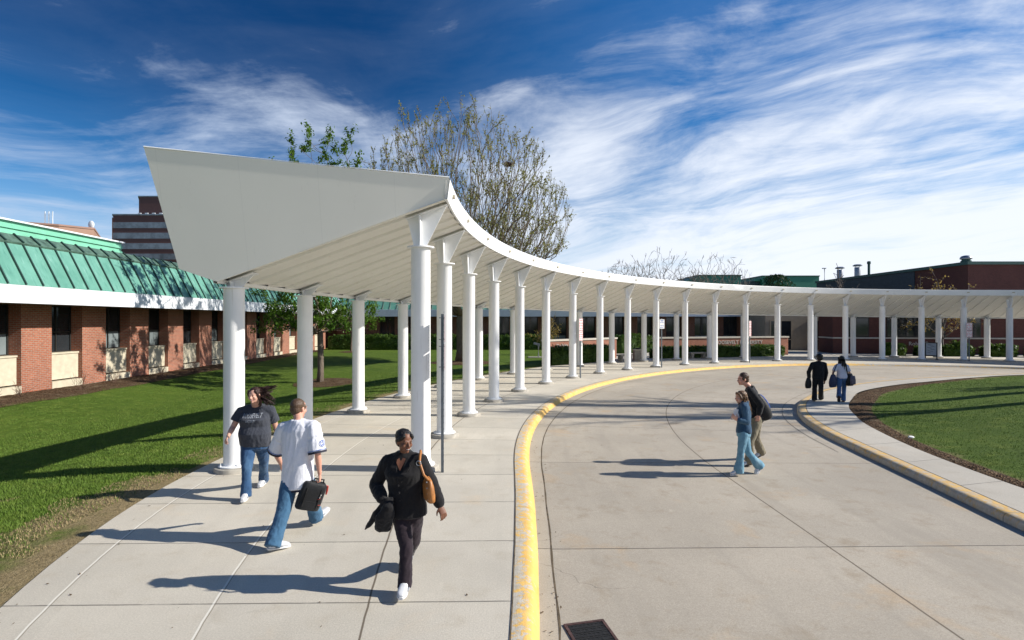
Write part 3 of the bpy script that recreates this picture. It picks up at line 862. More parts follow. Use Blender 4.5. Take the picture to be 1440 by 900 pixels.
o_ = lm_.build('leaf_litter', plain('brown_leaf_bits', (.10, .065, .035), .9, var=.6, scale=20, world_pos=True), None, fix=False)
tag(o_, 'small scattered bits of brown dead leaf along the gutter and pavement', 'leaf litter', kind='stuff')
tag(blades('dry_grass', dry, MAT['straw'], .012, .04, .006), 'dry straw coloured grass along the pavement edge', 'grass', kind='stuff')
pts = []
while len(pts) < 90000:
    i = rs.randrange(8 * 3, 8 * 15); f = rs.random() ** 1.5 * .75
    d = isl_dist(i, f)
    if d < isl_bark(i) + .25 * mnoise.noise((i * .35, d * 3, 1)): continue
    x, y = isl_pt(i, f); x += rs.uniform(-.2, .2); y += rs.uniform(-.2, .2)
    pts.append((x, y, isl_z(x, y, d) - .004))
tag(blades('grass', pts, MAT['blade'], .02, .045, .006), 'mown green grass on the mound inside the curved path', 'grass', kind='stuff')
# ------------------------------------------------------------------ the curved white canopy
canopy = empty('covered_walkway', (*pth(0, 1.75), 0), 'long curved white canopy on two rows of round columns', 'canopy')
S0 = -.42; S1 = SMAX - 1
def dz(s): return -.00017 * s * s if s > 0 else 0.0
OA, OB, OC, OD, OE = -.58, -.545, 3.62, 4.22, 4.55
ZA, ZB, ZC, ZD, ZE = 5.40, 5.03, 3.53, 3.74, 5.70
def zsof(o): return ZB + (o - OB) / (OC - OB) * (ZC - ZB)
def P3(s, o, z): return (*pth(s, o), z + dz(s))
svals = [S0] + seq(S0, S1, .36)[1:]
# roof decks and outer wing (closed shell, a gutter valley along the middle)
top = MB()
sec = [(OA + .05, ZA - .01), (1.6, zsof(1.6) + .26), (OC + .05, ZC + .16), (OC + .05, ZC + .03)]
top.grid(lambda s, i: P3(s, *sec[i]), svals, [0, 1, 2, 3]); top.build('roof_deck', MAT['white'], canopy)
# underside: radial boards, each stepping down to the next
NB = 4
edges = []
for k in range(len(COL_S) - 1):
    for j in range(NB): edges.append(COL_S[k] + (COL_S[k+1] - COL_S[k]) * j / NB)
edges = [S0 + .02] + edges[0:]
edges = sorted(set(round(e, 4) for e in edges)); edges = [e for e in edges if e < S1]
so_ = MB(); os_ = [OB + .07, .6, 1.6, 2.6, OC - .02]
for a, b in zip(edges[:-1], edges[1:]):
    up = .055
    # the near lip, the sloping board
    so_.grid(lambda s, o: P3(s, o, zsof(o) + (0.004 if s == a else up * (s - a) / (b - a))), [a, (a+b)/2, b - .012], os_)
    so_.grid(lambda k, o: P3(b - .012 + .012 * k, o, zsof(o) + up * (1 - k) + .004 * k), [0, 1], os_)
so_.build('soffit', MAT['soffit'], canopy)
# inner fascia band
fa = MB(); fp = [(OA, ZA), (OA - .012, ZA - .02), (OB - .005, ZB + .01), (OB, ZB - .012), (OB + .045, ZB - .012), (OB + .05, ZB + .14), (OA + .06, ZA - .03), (OA + .05, ZA)]
fa.grid(lambda s, i: P3(s, *fp[i % 8]), svals, list(range(9))); fa.build('fascia', MAT['white'], canopy, smooth='auto')
lip = MB(); lp = [(OC - .03, ZC - .045), (OC + .05, ZC - .045), (OC + .05, ZC + .03), (OC - .03, ZC + .03)]
lip.grid(lambda s, i: P3(s, *lp[i % 4]), svals, list(range(5))); lip.build('edge_trim', MAT['soffit'], canopy)
# end panel, its top leaning out towards the viewer
ep = MB()
def end_pts(sh):
    return [Vector(P3(S0 + sh, OA, ZA)), Vector(P3(S0 + .076 + sh, OB, ZB - .012)), Vector(P3(S0 + sh, OC - .02, ZC - .02)), Vector(P3(S0 - .098 + sh, OD, ZD - .01)), Vector(P3(S0 - .55 + sh, OE, ZE + .05))]
def flat5(P):      # every corner on the plane through the two upper tips and the valley
    a, c, e = P[0], P[2], P[4]; n = (c - a).cross(e - a)
    for i in (1, 3): P[i].y -= n.dot(P[i] - a) / n.y
    return P
fr_, bk_ = flat5(end_pts(0)), flat5(end_pts(.035))
# fan the front so the lean stays smooth
ep.add(fr_ + bk_, [(0, 1, 2, 3, 4), (9, 8, 7, 6, 5)] + [(i, i + 5, (i + 1) % 5 + 5, (i + 1) % 5) for i in range(5)])
ep.build('end_panel', MAT['panel'], canopy)
# the sail-like end panel is braced from the roof behind it
br = MB()
def onp(o, z):   # a point on the back of the panel
    q = max(0, ((o - OA) * 1.87 + (z - ZA) * 4.2) / 4.6); return Vector(P3(S0 - .229 * q + .04, o, z))
for o_ in (.8, 2.0, 3.2):
    a = onp(o_, ZA - .12 + .05 * o_); b = Vector(P3(S0 + 1.5, o_, zsof(o_) + .3)); br.tube([a, b], .035, 6)
br.tube([onp(0, 5.2), onp(4.3, 5.4)], .04, 6); br.build('brace', MAT['white'], canopy)
# bright edge strip on the end panel, small vent cap on the roof
st = MB(); st.tube([fr_[0] + Vector((0, 0, .012)), fr_[4] + Vector((0, 0, .012))], .016, 6); st.build('edge_strip', MAT['white'], canopy)
vc = MB(); c0 = Vector(P3(S0 + .5, -.3, ZA)); vc.prism([(c0.x - .35, c0.y - .1), (c0.x + .12, c0.y - .1), (c0.x + .12, c0.y + .5), (c0.x - .35, c0.y + .5)], ZA - .08, ZA + .10); vc.build('roof_vent', MAT['white'], canopy)
# little drain notches in the fascia, one at each column
for k in range(20):
    s = COL_S[k] + (.35 if k == 0 else 0); c = Vector(P3(s, OA - .012, ZB + .20)); nt = MB(); nt.box((0, 0, 0), (.05, .13, .055)); 
    T = heading(s)
    M = Matrix.Translation(c) @ Matrix.Rotation(-T, 4, 'Z'); nt.v = [tuple(M @ Vector(v)) for v in nt.v]
    nt.build('drain_notch', MAT['cream'], canopy)

# columns: one of each kind in the column's own frame (x outward, y along the walk), then copies
RC = .183
def col_mesh(h):
    m = MB(); m.lathe([(RC, .10), (RC, h - .025), (RC + .002, h - .022), (RC + .072, h - .02), (RC + .072, h + .004), (.02, h + .006)], n=32); return m
def footing_mesh():
    m = MB(); m.lathe([(.345, -.05), (.345, .055), (.335, .075), (.32, .082), (.02, .084)], n=36); return m
def plate_mesh():
    m = MB(); m.lathe([(.265, .0865), (.268, .09), (.268, .108), (.262, .112), (RC + .012, .113), (RC + .003, .135), (RC - .02, .136)], n=32)
    for k in range(4):
        a = math.pi / 4 + k * math.pi / 2; c = (.232 * math.cos(a), .232 * math.sin(a), .10)
        m.tube([c, (c[0], c[1], .165)], .012, 8); m.tube([(c[0], c[1], .113), (c[0], c[1], .135)], .022, 6)
    return m
def inner_bracket(h):
    m = MB(); t = .012
    def plate(poly, ax):
        vs = []
        for q in (-t, t):
            for o, z in poly: vs.append((o, q, z) if ax == 'x' else (q, o, z))
        n = len(poly); m.add(vs, [list(range(n))[::-1], list(range(n, 2*n))] + [[i, (i+1) % n, n + (i+1) % n, n + i] for i in range(n)])
    plate([(-.10, h), (.125, h), (.25, zsof(.25) - .01), (-.50, zsof(-.50) - .01)], 'x')
    z = zsof(0) - .06
    plate([(-.10, h), (.10, h), (.20, z), (-.20, z)], 'y')
    m.add([(.27, -.10, zsof(.27) - .028), (-.50, -.10, zsof(-.50) - .028), (-.50, .10, zsof(-.50) - .028), (.27, .10, zsof(.27) - .028),
           (.27, -.10, zsof(.27) - .008), (-.50, -.10, zsof(-.50) - .008), (-.50, .10, zsof(-.50) - .008), (.27, .10, zsof(.27) - .008)],
          [(3, 2, 1, 0), (4, 5, 6, 7), (0, 1, 5, 4), (1, 2, 6, 5), (2, 3, 7, 6), (3, 0, 4, 7)])
    return m
def outer_bracket(h):
    # local x = 0 at the outer column (o = 3.5)
    m = MB(); t = .012; b0, b1 = -.40, .16
    zt = lambda x: zsof(3.5 + x) - .012
    def plate(poly, ax):
        vs = []
        for q in (-t, t):
            for o, z in poly: vs.append((o, q, z) if ax == 'x' else (q, o, z))
        n = len(poly); m.add(vs, [list(range(n))[::-1], list(range(n, 2*n))] + [[i, (i+1) % n, n + (i+1) % n, n + i] for i in range(n)])
    plate([(-.15, h), (.12, h), (b1, zt(b1)), (b0, zt(b0))], 'x'); plate([(-.12, h), (.12, h), (.16, zt(0) - .02), (-.16, zt(0) - .02)], 'y')
    m.add([(b1, -.14, zt(b1) - .016), (b0, -.14, zt(b0) - .016), (b0, .14, zt(b0) - .016), (b1, .14, zt(b1) - .016), (b1, -.14, zt(b1)), (b0, -.14, zt(b0)), (b0, .14, zt(b0)), (b1, .14, zt(b1))],
          [(3, 2, 1, 0), (4, 5, 6, 7), (0, 1, 5, 4), (1, 2, 6, 5), (2, 3, 7, 6), (3, 0, 4, 7)])
    return m
HI, HO = 4.20, 3.43
pi_ = {'column': col_mesh(HI).build('column', MAT['white'], smooth='auto'), 'footing': footing_mesh().build('footing', MAT['footing'], smooth='auto'),
       'base_plate': plate_mesh().build('base_plate', MAT['white'], smooth='auto'), 'bracket': inner_bracket(HI).build('bracket', MAT['white'])}
po_ = {'column': col_mesh(HO).build('column', MAT['white'], smooth='auto'), 'footing': pi_['footing'], 'base_plate': pi_['base_plate'], 'bracket': outer_bracket(HO).build('bracket', MAT['white'])}
cbase = Vector(canopy.location)
def place_column(proto, s, o, first):
    # the shaft is shortened where the roof line sinks, the footing never scales
    T = heading(s); x, y = pth(s, o); dzs = dz(s)
    c = proto['column'].copy(); COL.objects.link(c); c.parent = canopy
    c.location = Vector((x, y, 0)) - cbase; c.rotation_euler = (0, 0, math.pi - T)
    h = HI if o == 0 else HO
    c.data = proto['column'].data.copy()
    for v in c.data.vertices:
        if v.co.z > 1: v.co.z += dzs
    for k in ('footing', 'base_plate', 'bracket'):
        q = proto[k].copy(); COL.objects.link(q); q.parent = c
        if k == 'bracket': q.location = (0, 0, dzs)
    return c
for k in range(26):
    place_column(pi_, COL_S[k], 0.0, k == 0)
    place_column(po_, COL_S[k], 3.5, k == 0)
for o in set(list(pi_.values()) + list(po_.values())): bpy.data.objects.remove(o)
# ------------------------------------------------------------------ left wing: brick piers, copper mansard
def window_unit(parent, place, w=1.6, z0=1.46, z1=3.46, seed=0, pale=.42):
    """window with frame, panes and a cream panel below; `place(u, v, z)` maps along, outward, up to the world"""
    def bx(mb, u0, u1, v0, v1, za, zb):
        vs = [place(u, v, z) for u in (u0, u1) for v in (v0, v1) for z in (za, zb)]
        mb.add(vs, [(0,1,3,2),(4,6,7,5),(0,4,5,1),(2,3,7,6),(0,2,6,4),(1,5,7,3)])
    f = MB(); t = .055
    for a, b in ((0, t), (w - t, w), (w * .5 - t * .4, w * .5 + t * .4)): bx(f, a, b, .02, .11, z0, z1)
    for a, b in ((z0, z0 + t), (z1 - t, z1), (z0 + pale * (z1 - z0), z0 + pale * (z1 - z0) + t)): bx(f, t, w - t, .025, .105, a, b)
    fo = f.build('window', MAT['frame'], parent)
    g = MB(); bx(g, .01, w - .01, .05, .065, z0 + pale * (z1 - z0), z1 - .01); g.build('pane', MAT['glass'], fo)
    g = MB(); bx(g, .01, w - .01, .047, .062, z0 + .01, z0 + pale * (z1 - z0)); g.build('lower_pane', MAT['glass_pale'] if seed % 3 else MAT['glass'], fo)
    return bx

B1 = empty('brick_building', (-19.4, 31, 0), 'long low brick wing with green copper mansard roof and tall piers beside the lawn', 'building')
w = MB(); w.span((-34, 6, -.5), (-19.62, 56.5, 3.6)); w.build('wall', MAT['brick'], B1)
pl = lambda y0: (lambda u, v, z: (-19.6 + v, y0 + u, z))
for k in range(-4, 12):
    y = 21.1 + 3 * k
    p = MB(); p.span((-19.6, y, -.45), (-19.0, y + 1.4, 3.46)); p.build('brick_pier', MAT['brick'], B1)
    if k == 11: continue
    bx = window_unit(B1, pl(y + 1.402), 1.596, 1.46, 3.46, k)
    c = MB(); bx(c, .004, 1.592, .115, .42, .34, 1.40); bx(c, -.0, 1.596, .112, .46, 1.40, 1.47)
    c.build('cream_panel', MAT['cream'], B1)
    c = MB(); bx(c, .0, 1.596, .114, .62, -.45, .28); c.build('base_ledge', MAT['cream'], B1)
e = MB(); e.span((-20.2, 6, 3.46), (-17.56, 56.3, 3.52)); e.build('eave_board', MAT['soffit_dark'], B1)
e = MB(); e.span((-17.58, 6, 3.44), (-17.5, 56.25, 4.08)); e.build('fascia', MAT['fascia'], B1)
r = MB(); r.grid(lambda y, i: ((-17.5, y, 4.085), (-18.28, y, 5.63), (-18.66, y, 5.98), (-19.6, y, 6.02), (-34, y, 6.05))[i], seq(6, 56.2, .72), [0, 1]); r.build('mansard', MAT['copper'], B1)
r = MB(); r.grid(lambda y, i: ((-18.28, y, 5.632), (-18.24, y, 5.70), (-18.62, y, 6.04), (-19.4, y, 6.06))[i], seq(6, 56.2, .72), [0, 1, 2, 3]); r.build('ridge_cap', MAT['copper_dark'], B1)
r = MB(); r.span((-34, 6, 5.9), (-19.3, 56.2, 6.0)); r.build('flat_roof', MAT['footing'], B1)
sm = MB()
for i, y in enumerate(seq(6, 56.2, .72)):
    a, b = Vector((-17.5, y, 4.10)), Vector((-18.28, y, 5.64)); n = Vector((1.55, 0, .78)).normalized()
    sm.add([p + n * q + Vector((0, d, 0)) for p in (a, b) for q in (-.01, .055) for d in (-.022, .022)], [(0,1,3,2),(4,6,7,5),(0,4,5,1),(2,3,7,6),(0,2,6,4),(1,5,7,3)])
    a, b = Vector((-18.24, y, 5.71)), Vector((-18.62, y, 6.05)); n = Vector((.66, 0, .75))
    sm.add([p + n * q + Vector((0, d, 0)) for p in (a, b) for q in (-.01, .05) for d in (-.03, .03)], [(0,1,3,2),(4,6,7,5),(0,4,5,1),(2,3,7,6),(0,2,6,4),(1,5,7,3)])
sm.build('standing_seams', MAT['seam'], B1)
ph = MB()
for k in range(6): ph.span((-30, 7, 5.95 + k * .14), (-20.0 - .07 * (k % 2), 28, 5.95 + (k + 1) * .14 - .002))
ph.build('roof_plant_screen', MAT['copper_light'], B1)
ph = MB(); ph.span((-30.1, 6.9, 6.795), (-19.93, 28.08, 6.86)); ph.build('screen_coping', MAT['fascia'], B1)

# ------------------------------------------------------------------ rear wing
B2 = empty('brick_building', (4, 58, 0), 'long low brick wing across the back with dark windows under a shade-painted fascia', 'building')
w = MB(); w.span((-34, 58.0, -.5), (27.5, 70, 3.55)); w.build('wall', MAT['brick_shade'], B2)
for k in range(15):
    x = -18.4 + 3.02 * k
    p = MB(); p.span((x, 57.4, -.45), (x + 1.4, 57.99, 3.3)); p.build('brick_pier', MAT['brick_shade'], B2)
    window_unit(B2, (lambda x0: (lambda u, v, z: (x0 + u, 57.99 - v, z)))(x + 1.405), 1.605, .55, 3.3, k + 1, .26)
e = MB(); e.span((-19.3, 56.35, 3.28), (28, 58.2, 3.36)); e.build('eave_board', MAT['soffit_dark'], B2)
e = MB(); e.span((-17.45, 56.27, 3.27), (28.05, 56.345, 3.98)); e.build('fascia', MAT['fascia_shade'], B2)
r = MB(); r.add([(-17.4, 56.3, 3.985), (28, 56.3, 3.985), (28, 57.1, 5.3), (-18.2, 57.1, 5.3), (-18.2, 69, 5.32), (28, 69, 5.32)], [(0, 1, 2, 3), (3, 2, 5, 4)]); r.build('mansard', MAT['copper'], B2)
sm = MB()
for x in seq(-17, 28, .72): sm.tube([(x, 56.27, 4.0), (x, 57.07, 5.32)], .03, 4)
sm.build('standing_seams', MAT['seam'], B2)

# entrance block with glazed doors
B3 = empty('entrance_block', (28.5, 52, 0), 'tan walled entrance with dark glazed doors behind the canopy', 'building')
w = MB(); w.span((24.2, 52.05, -.4), (33.6, 56.2, 4.6)); w.build('wall', MAT['tan'], B3)
for x0, ww in ((24.6, 2.1), (28.4, 1.9), (31.0, 1.6)):
    d = MB(); t = .09
    for a, b in ((x0, x0 + t), (x0 + ww - t, x0 + ww), (x0 + ww / 2 - t / 2, x0 + ww / 2 + t / 2)): d.span((a, 51.95, 0), (b, 52.04, 2.9))
    for a, b in ((0, .1), (1.0, 1.09), (2.8, 2.9)): d.span((x0 + t, 51.955, a), (x0 + ww - t, 52.035, b))
    do = d.build('door', MAT['tan'], B3)
    g = MB(); g.span((x0 + t * .5, 52.0, .05), (x0 + ww - t * .5, 52.02, 2.85)); g.build('pane', MAT['glass'], do)
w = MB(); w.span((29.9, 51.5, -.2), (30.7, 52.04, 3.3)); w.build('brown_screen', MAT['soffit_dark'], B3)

# right wing
B4 = empty('brick_building', (37, 46, 0), 'deep red brick wing in painted shade with pale sill band behind the shrubs on the right', 'building')
Pa, Pb = Vector((27.9, 47.4, 0)), Vector((58, 43.2, 0)); dirw = (Pb - Pa).normalized(); nw = Vector((dirw.y, -dirw.x, 0)); Lw = (Pb - Pa).length
MW = Matrix(((dirw.x, -nw.x, 0, Pa.x), (dirw.y, -nw.y, 0, Pa.y), (0, 0, 1, 0), (0, 0, 0, 1)))   # x along, y away from the viewer
def wallbox(name, mat, parent, a, b, local=True):
    m = MB(); m.span(a, b); o = m.build(name, mat, None); o.parent = parent
    o.matrix_local = Matrix.Translation(-Vector(parent.location)) @ MW; return o
wallbox('lower_wall', MAT['brick_deep_shade'], B4, (0, 0, -.4), (Lw, 3.0, 1.28)); wallbox('upper_wall', MAT['brick_deep_shade'], B4, (0, .02, 1.40), (Lw, 3.0, 4.0))
wallbox('sill_band', MAT['coping'], B4, (-.03, -.06, 1.282), (Lw, 2.9, 1.398))
wallbox('roof_slab', MAT['fascia_shade'], B4, (-.3, -.6, 4.0), (Lw, 3.1, 4.25))
for a, b in ((.9, 2.9), (4.3, 8.9), (10.2, 11.6), (16, 19)):
    f = wallbox('window', MAT['frame'], B4, (a, -.02, 1.42), (b, .015, 3.5))
    g_ = MB(); g_.span((a + .07, -.024, 1.49), (b - .07, -.021, 3.43)); g = g_.build('pane', MAT['glass'], None); g.parent = f
ML = Matrix.Translation(-Vector(B4.location)) @ MW @ Matrix.Translation((7.4, -.012, .86)) @ Matrix.Rotation(R(90), 4, 'X')
lettering('lettering', 'Robin Campus', .46, MAT['letter'], ML, B4, .01)

# big brick hall beyond, sloping roof edge
B5 = empty('brick_hall', (50, 58, 0), 'tall deep red brick hall with dark green roof edge behind the canopy', 'building')
w = MB(); w.span((42.0, 50.2, -.4), (75, 75, 8.0)); w.build('wall', MAT['brick_deep_shade'], B5)
w = MB(); w.span((41.93, 56.8, 3.5), (41.995, 75.05, 7.98)); w.build('metal_siding', MAT['navy_siding'], B5)
sd_ = MB()
for k in range(22): sd_.span((41.9, 56.8, 3.6 + k * .2), (41.928, 75, 3.62 + k * .2))
sd_.build('siding_ribs', MAT['navy_siding'], B5)
w = MB(); w.span((41.8, 50.0, 8.0), (75.2, 75.2, 8.28)); w.build('roof_edge', MAT['dark_green'], B5)
def roof_vent(x, y, z, h, r, label, hood=True):
    t = empty('roof_vent', (x, y, z), label, 'vent')
    m = MB(); m.lathe([(r, 0), (r, h * .75), (r * .98, h * .76)], (x, y, z), 14); m.build('pipe', MAT['steel'], t, smooth='auto')
    if hood:
        m = MB(); m.lathe([(r * 1.5, h * .86), (r * 1.55, h * .92), (r * 1.0, h * 1.0)], (x, y, z), 14); m.build('hood', MAT['steel'], t, smooth='auto')
        m = MB()
        for k in range(4): m.tube([(x + r * .9 * math.cos(k * 1.57), y + r * .9 * math.sin(k * 1.57), z + h * .7), (x + r * .9 * math.cos(k * 1.57), y + r * .9 * math.sin(k * 1.57), z + h * .9)], .03, 4)
        m.build('stays', MAT['steel'], t)
    return t
roof_vent(42.6, 70.8, 8.28, 1.55, .36, 'shorter hooded steel flue on the sloping roof edge, left of the pair')
roof_vent(42.6, 67.2, 8.28, 1.5, .34, 'taller hooded steel flue on the roof edge, right of the pair')
t = empty('roof_pipe', (42.5, 64.9, 8.28), 'thin dark capped pipe on the roof edge beside the two flues', 'pipe')
m = MB(); m.lathe([(.14, 0), (.14, 1.3), (.2, 1.32), (.2, 1.6), (.1, 1.65)], (42.5, 64.9, 8.28), 12); m.build('pipe', MAT['dark_green'], t)
t = empty('roof_fan', (42.4, 50.9, 8.28), 'squat domed exhaust fan on the corner of the brick hall', 'vent')
m = MB(); m.lathe([(.42, 0), (.42, .15), (.34, .16), (.34, .3)], (42.4, 50.9, 8.28), 18); m.build('curb', MAT['dark_green'], t, smooth='auto')
m = MB(); m.lathe([(.46, .3), (.48, .34), (.46, .46), (.36, .58), (.18, .64), (.04, .66)], (42.4, 50.9, 8.28), 20); m.build('dome', MAT['steel'], t, smooth='auto')
t = empty('roof_lamp', (43, 75.0, 8.2), 'tiny slim lamp post standing at the low end of the roof', 'lamp')
m = MB(); m.tube([(43, 75, 8.2), (43, 75, 10.0)], .06, 6); m.build('pole', MAT['steel'], t); m = MB(); m.box((42.95, 75, 10.05), (.5, .2, .12)); m.build('head', MAT['steel'], t)

# far things beyond the canopy
B6 = empty('office_tower', (-128, 205, 0), 'maroon office tower with grey glass bands far behind the left wing', 'building')
def oct_(x0, x1, y0, y1, c): return [(x0, y0 + c * 1.6), (x0 + c, y0), (x1 - c, y0), (x1, y0 + c), (x1, y1), (x0, y1)]
w = MB(); w.prism(oct_(-149, -104, 200, 240, 2.6), -1, 41.6); w.build('wall', MAT['tower_brick'], B6)
w = MB(); w.prism(oct_(-141.5, -108, 202, 236, 3.2), 41.6, 48.8); w.build('upper_wall', MAT['tower_brick'], B6)
w = MB(); w.prism(oct_(-141.7, -107.8, 201.8, 236, 3.2), 48.8, 49.2); w.build('upper_coping', MAT['tower_glass'], B6)
w = MB(); w.prism(oct_(-149.2, -103.8, 199.8, 240, 2.6), 41.6, 42.1); w.build('coping', MAT['tower_glass'], B6)
for k in range(9):
    z = 36.9 - 3.84 * k
    w = MB(); w.prism(oct_(-149.1, -103.9, 199.9, 239, 2.6), z, z + 2.15); w.build('window_band', MAT['tower_glass'], B6)
w = MB(); w.add([(-149.3, 204.4, 0), (-146.5, 199.6, 0), (-146.5, 199.6, 41), (-149.3, 204.4, 41)], [(0, 1, 2, 3)]); w.build('lit_corner_strip', MAT['tower_lit'], B6)
w = MB()
for k in range(9): w.box((-137 + 2.6 * k, 200.5, 42.35), (1.1, .3, .5))
w.build('parapet_rail', MAT['fascia'], B6)
m = MB(); m.tube([(-130, 205, 49), (-130, 205, 50.6)], .15, 5); m.ball((-130, 205, 50.8), .45); m.build('beacon', MAT['fascia'], B6)

B7 = empty('office_block', (-133, 158, 0), 'flat pinkish stone office block far behind the copper roof', 'building')
w = MB(); w.prism([(-142, 150), (-130.5, 157), (-125, 163), (-136, 180), (-152, 170)], -1, 30.2); w.build('wall', MAT['pink_stone'], B7)
w = MB(); w.prism([(-142.1, 149.8), (-130.4, 156.8), (-124.8, 163), (-136, 180.2), (-152.2, 170)], 30.2, 30.7); w.build('coping', MAT['tower_lit'], B7)
for k in range(7):
    w = MB(); w.prism([(-142, 149.93), (-130.45, 156.93), (-124.95, 163), (-130, 170), (-145, 160)], 25.2 - 3.7 * k, 26.9 - 3.7 * k); w.build('window_band', MAT['tower_glass'], B7)
m = MB()
for x in (-134.5, -133.4, -132.3): m.tube([(x, 157, 30), (x, 157, 34.4)], .12, 5)
m.build('antenna', MAT['fascia'], B7)
m = MB(); m.ball((-126.6, 164, 31.8), (.9, .5, 1.2)); m.tube([(-126.6, 164, 30), (-126.6, 164, 31.4)], .2, 6); m.build('dish', MAT['fascia'], B7)

B8 = empty('green_hall', (36, 105, 0), 'far green clad hall with one sloping end behind the bare trees', 'building')
w = MB(); w.add([(28.5, 100, 8.5), (34, 100, 11.1), (42, 100, 11.1), (42, 100, -1), (28.5, 100, -1), (28.5, 115, 8.5), (34, 115, 11.1), (42, 115, 11.1), (42, 115, -1), (28.5, 115, -1)],
  [(0, 1, 2, 3, 4), (9, 8, 7, 6, 5), (0, 5, 6, 1), (1, 6, 7, 2), (2, 7, 8, 3), (0, 4, 9, 5)]); w.build('wall', MAT['green_wall'], B8)
w = MB(); w.span((34, 99.9, 11.1), (42.15, 115, 11.3)); w.build('coping', MAT['dark_green'], B8)
B9 = empty('green_hall', (54, 115, 0), 'far stepped green block with a dark blue end right of the bare trees', 'building')
w = MB(); w.span((50.5, 110, -1), (62.0, 125, 11.8)); w.build('wall', MAT['green_wall'], B9)
w = MB(); w.span((50.4, 109.9, 11.8), (62.1, 125, 12.0)); w.build('coping', MAT['dark_green'], B9)
w = MB(); w.span((47.9, 111, -1), (50.49, 125, 10.9)); w.build('end_block', MAT['navy_siding'], B9)
w = MB(); w.span((49.3, 110.5, 10.9), (50.48, 125, 11.3)); w.build('step', MAT['green_wall'], B9)

# ------------------------------------------------------------------ low garden walls with letters
def garden_wall(a, b, h, label, text=None, tsize=.3, toff=0, tz=.6):
    A, Bq = Vector((*a, 0)), Vector((*b, 0)); d = (Bq - A).normalized(); L = (Bq - A).length; rz = math.atan2(d.y, d.x)
    t = empty('garden_wall', (a[0], a[1], 0), label, 'wall', rz=rz)
    m = MB(); m.span((0, 0, -.3), (L, .4, h)); o = m.build('brickwork', MAT['brick'], None); o.parent = t
    m = MB(); m.span((-.06, -.06, h + .001), (L + .06, .46, h + .12)); o = m.build('coping', MAT['coping'], None); o.parent = t
    if text: lettering('lettering', text, tsize, MAT['letter'], Matrix.Translation((toff, -.014, tz)) @ Matrix.Rotation(R(90), 4, 'X'), t, .012, .004)
    return t
garden_wall((2.3, 36.3), (8.0, 41.7), 1.43, 'low brick wall with pale coping at the end of the lawn hedge', 'The Robin', .28, 1.55, 1.12)
garden_wall((11.2, 42.5), (23.0, 45.4), 1.42, 'long low brick sign wall with raised university letters', 'ROOSEVELT UNIVERSITY', .40, 7.45, 1.07)

# ------------------------------------------------------------------ hedges
def hedge(name, pts, depth, h, label, cat, nleaf, seed, group=None, lump=.12, leafs=.085):
    r = random.Random(seed); P = [Vector((*p, 0)) for p in pts]
    m = MB(); m.mi = 0
    L = [(P[i+1] - P[i]).length for i in range(len(P) - 1)]; T = sum(L)
    def pos(t):
        d = t * T
        for i, l in enumerate(L):
            if d <= l or i == len(L) - 1:
                q = (P[i+1] - P[i]).normalized(); return P[i] + q * d, Vector((q.y, -q.x, 0))
            d -= l
    def surf(t, a):
        c, n = pos(min(1, max(0, t)))
        # a: 0..1 round the section: front foot, front top, back top, back foot
        hd = depth / 2
        sec = [(hd * .9, 0), (hd, h * .5), (hd * .9, h * .9), (hd * .4, h), (-hd * .4, h), (-hd * .9, h * .9), (-hd, h * .4), (-hd * .9, 0)]
        k = a * (len(sec) - 1); i = min(int(k), len(sec) - 2); f = k - i
        o, z = sec[i][0] * (1-f) + sec[i+1][0] * f, sec[i][1] * (1-f) + sec[i+1][1] * f
        w = lump * mnoise.noise((c.x * 1.7 + seed, c.y * 1.7 + a * 3, z * 1.7)) + lump * .6 * mnoise.noise((c.x * 4.5, c.y * 4.5 + seed, z * 4.5))
        e = min(1, (min(t, 1 - t) * T + .05) / (depth * .5)); e = math.sqrt(max(0, e))
        return c + n * (o * (1 + w * 1.3) * (.25 + .75 * e)) + Vector((0, 0, max(0, z * (1 + w) * (.72 + .28 * e)) - .03)), n
    nt = max(8, int(T / .3))
    m.grid(lambda t, a: (surf(t, a)[0] - Vector((0, 0, .08))) , seq(0, 1, 1 / nt), seq(0, 1, 1 / 14))
    for e in (0, 1):
        c, n = pos(e)
    m.mi = 1
    for _ in range(nleaf):
        t, a = r.random(), r.random()
        p, n = surf(t, a); p += Vector((r.gauss(0, .05), r.gauss(0, .05), r.gauss(0, .05)))
        s = leafs * r.uniform(.5, 1.3); x = Vector((r.gauss(0, 1), r.gauss(0, 1), r.gauss(0, 1))).normalized(); y, z = frame(x)
        if p.z < 0: continue
        m.add([p - x * s, p + y * s * .55, p + x * s, p - y * s * .55], [(0, 1, 2, 3)])
    o = m.build(name, [MAT['hedge'], MAT['hedge']], None, fix=False)
    return tag(o, label, cat, group)
hedge('hedge', [(-18.2, 54.2), (4.2, 54.2)], 1.5, 1.42, 'long clipped green hedge under the back wing windows', 'hedge', 9000, 1, leafs=.12)
hedge('hedge', [(2.35, 34.75), (4.8, 37.0), (6.9, 38.8)], 1.15, 1.12, 'dark shaded hedge in front of the low brick wall by the lawn', 'hedge', 5200, 2)
hedge('hedge', [(8.6, 47.2), (13.2, 49.6)], 1.4, 1.5, 'tall bright hedge in the gap between the two low walls', 'hedge', 3600, 3, leafs=.1)
hedge('hedge', [(10.5, 41.1), (16.3, 42.75), (22.0, 44.4)], 1.15, .84, 'clipped hedge in front of the university sign wall', 'hedge', 8200, 4, leafs=.09)
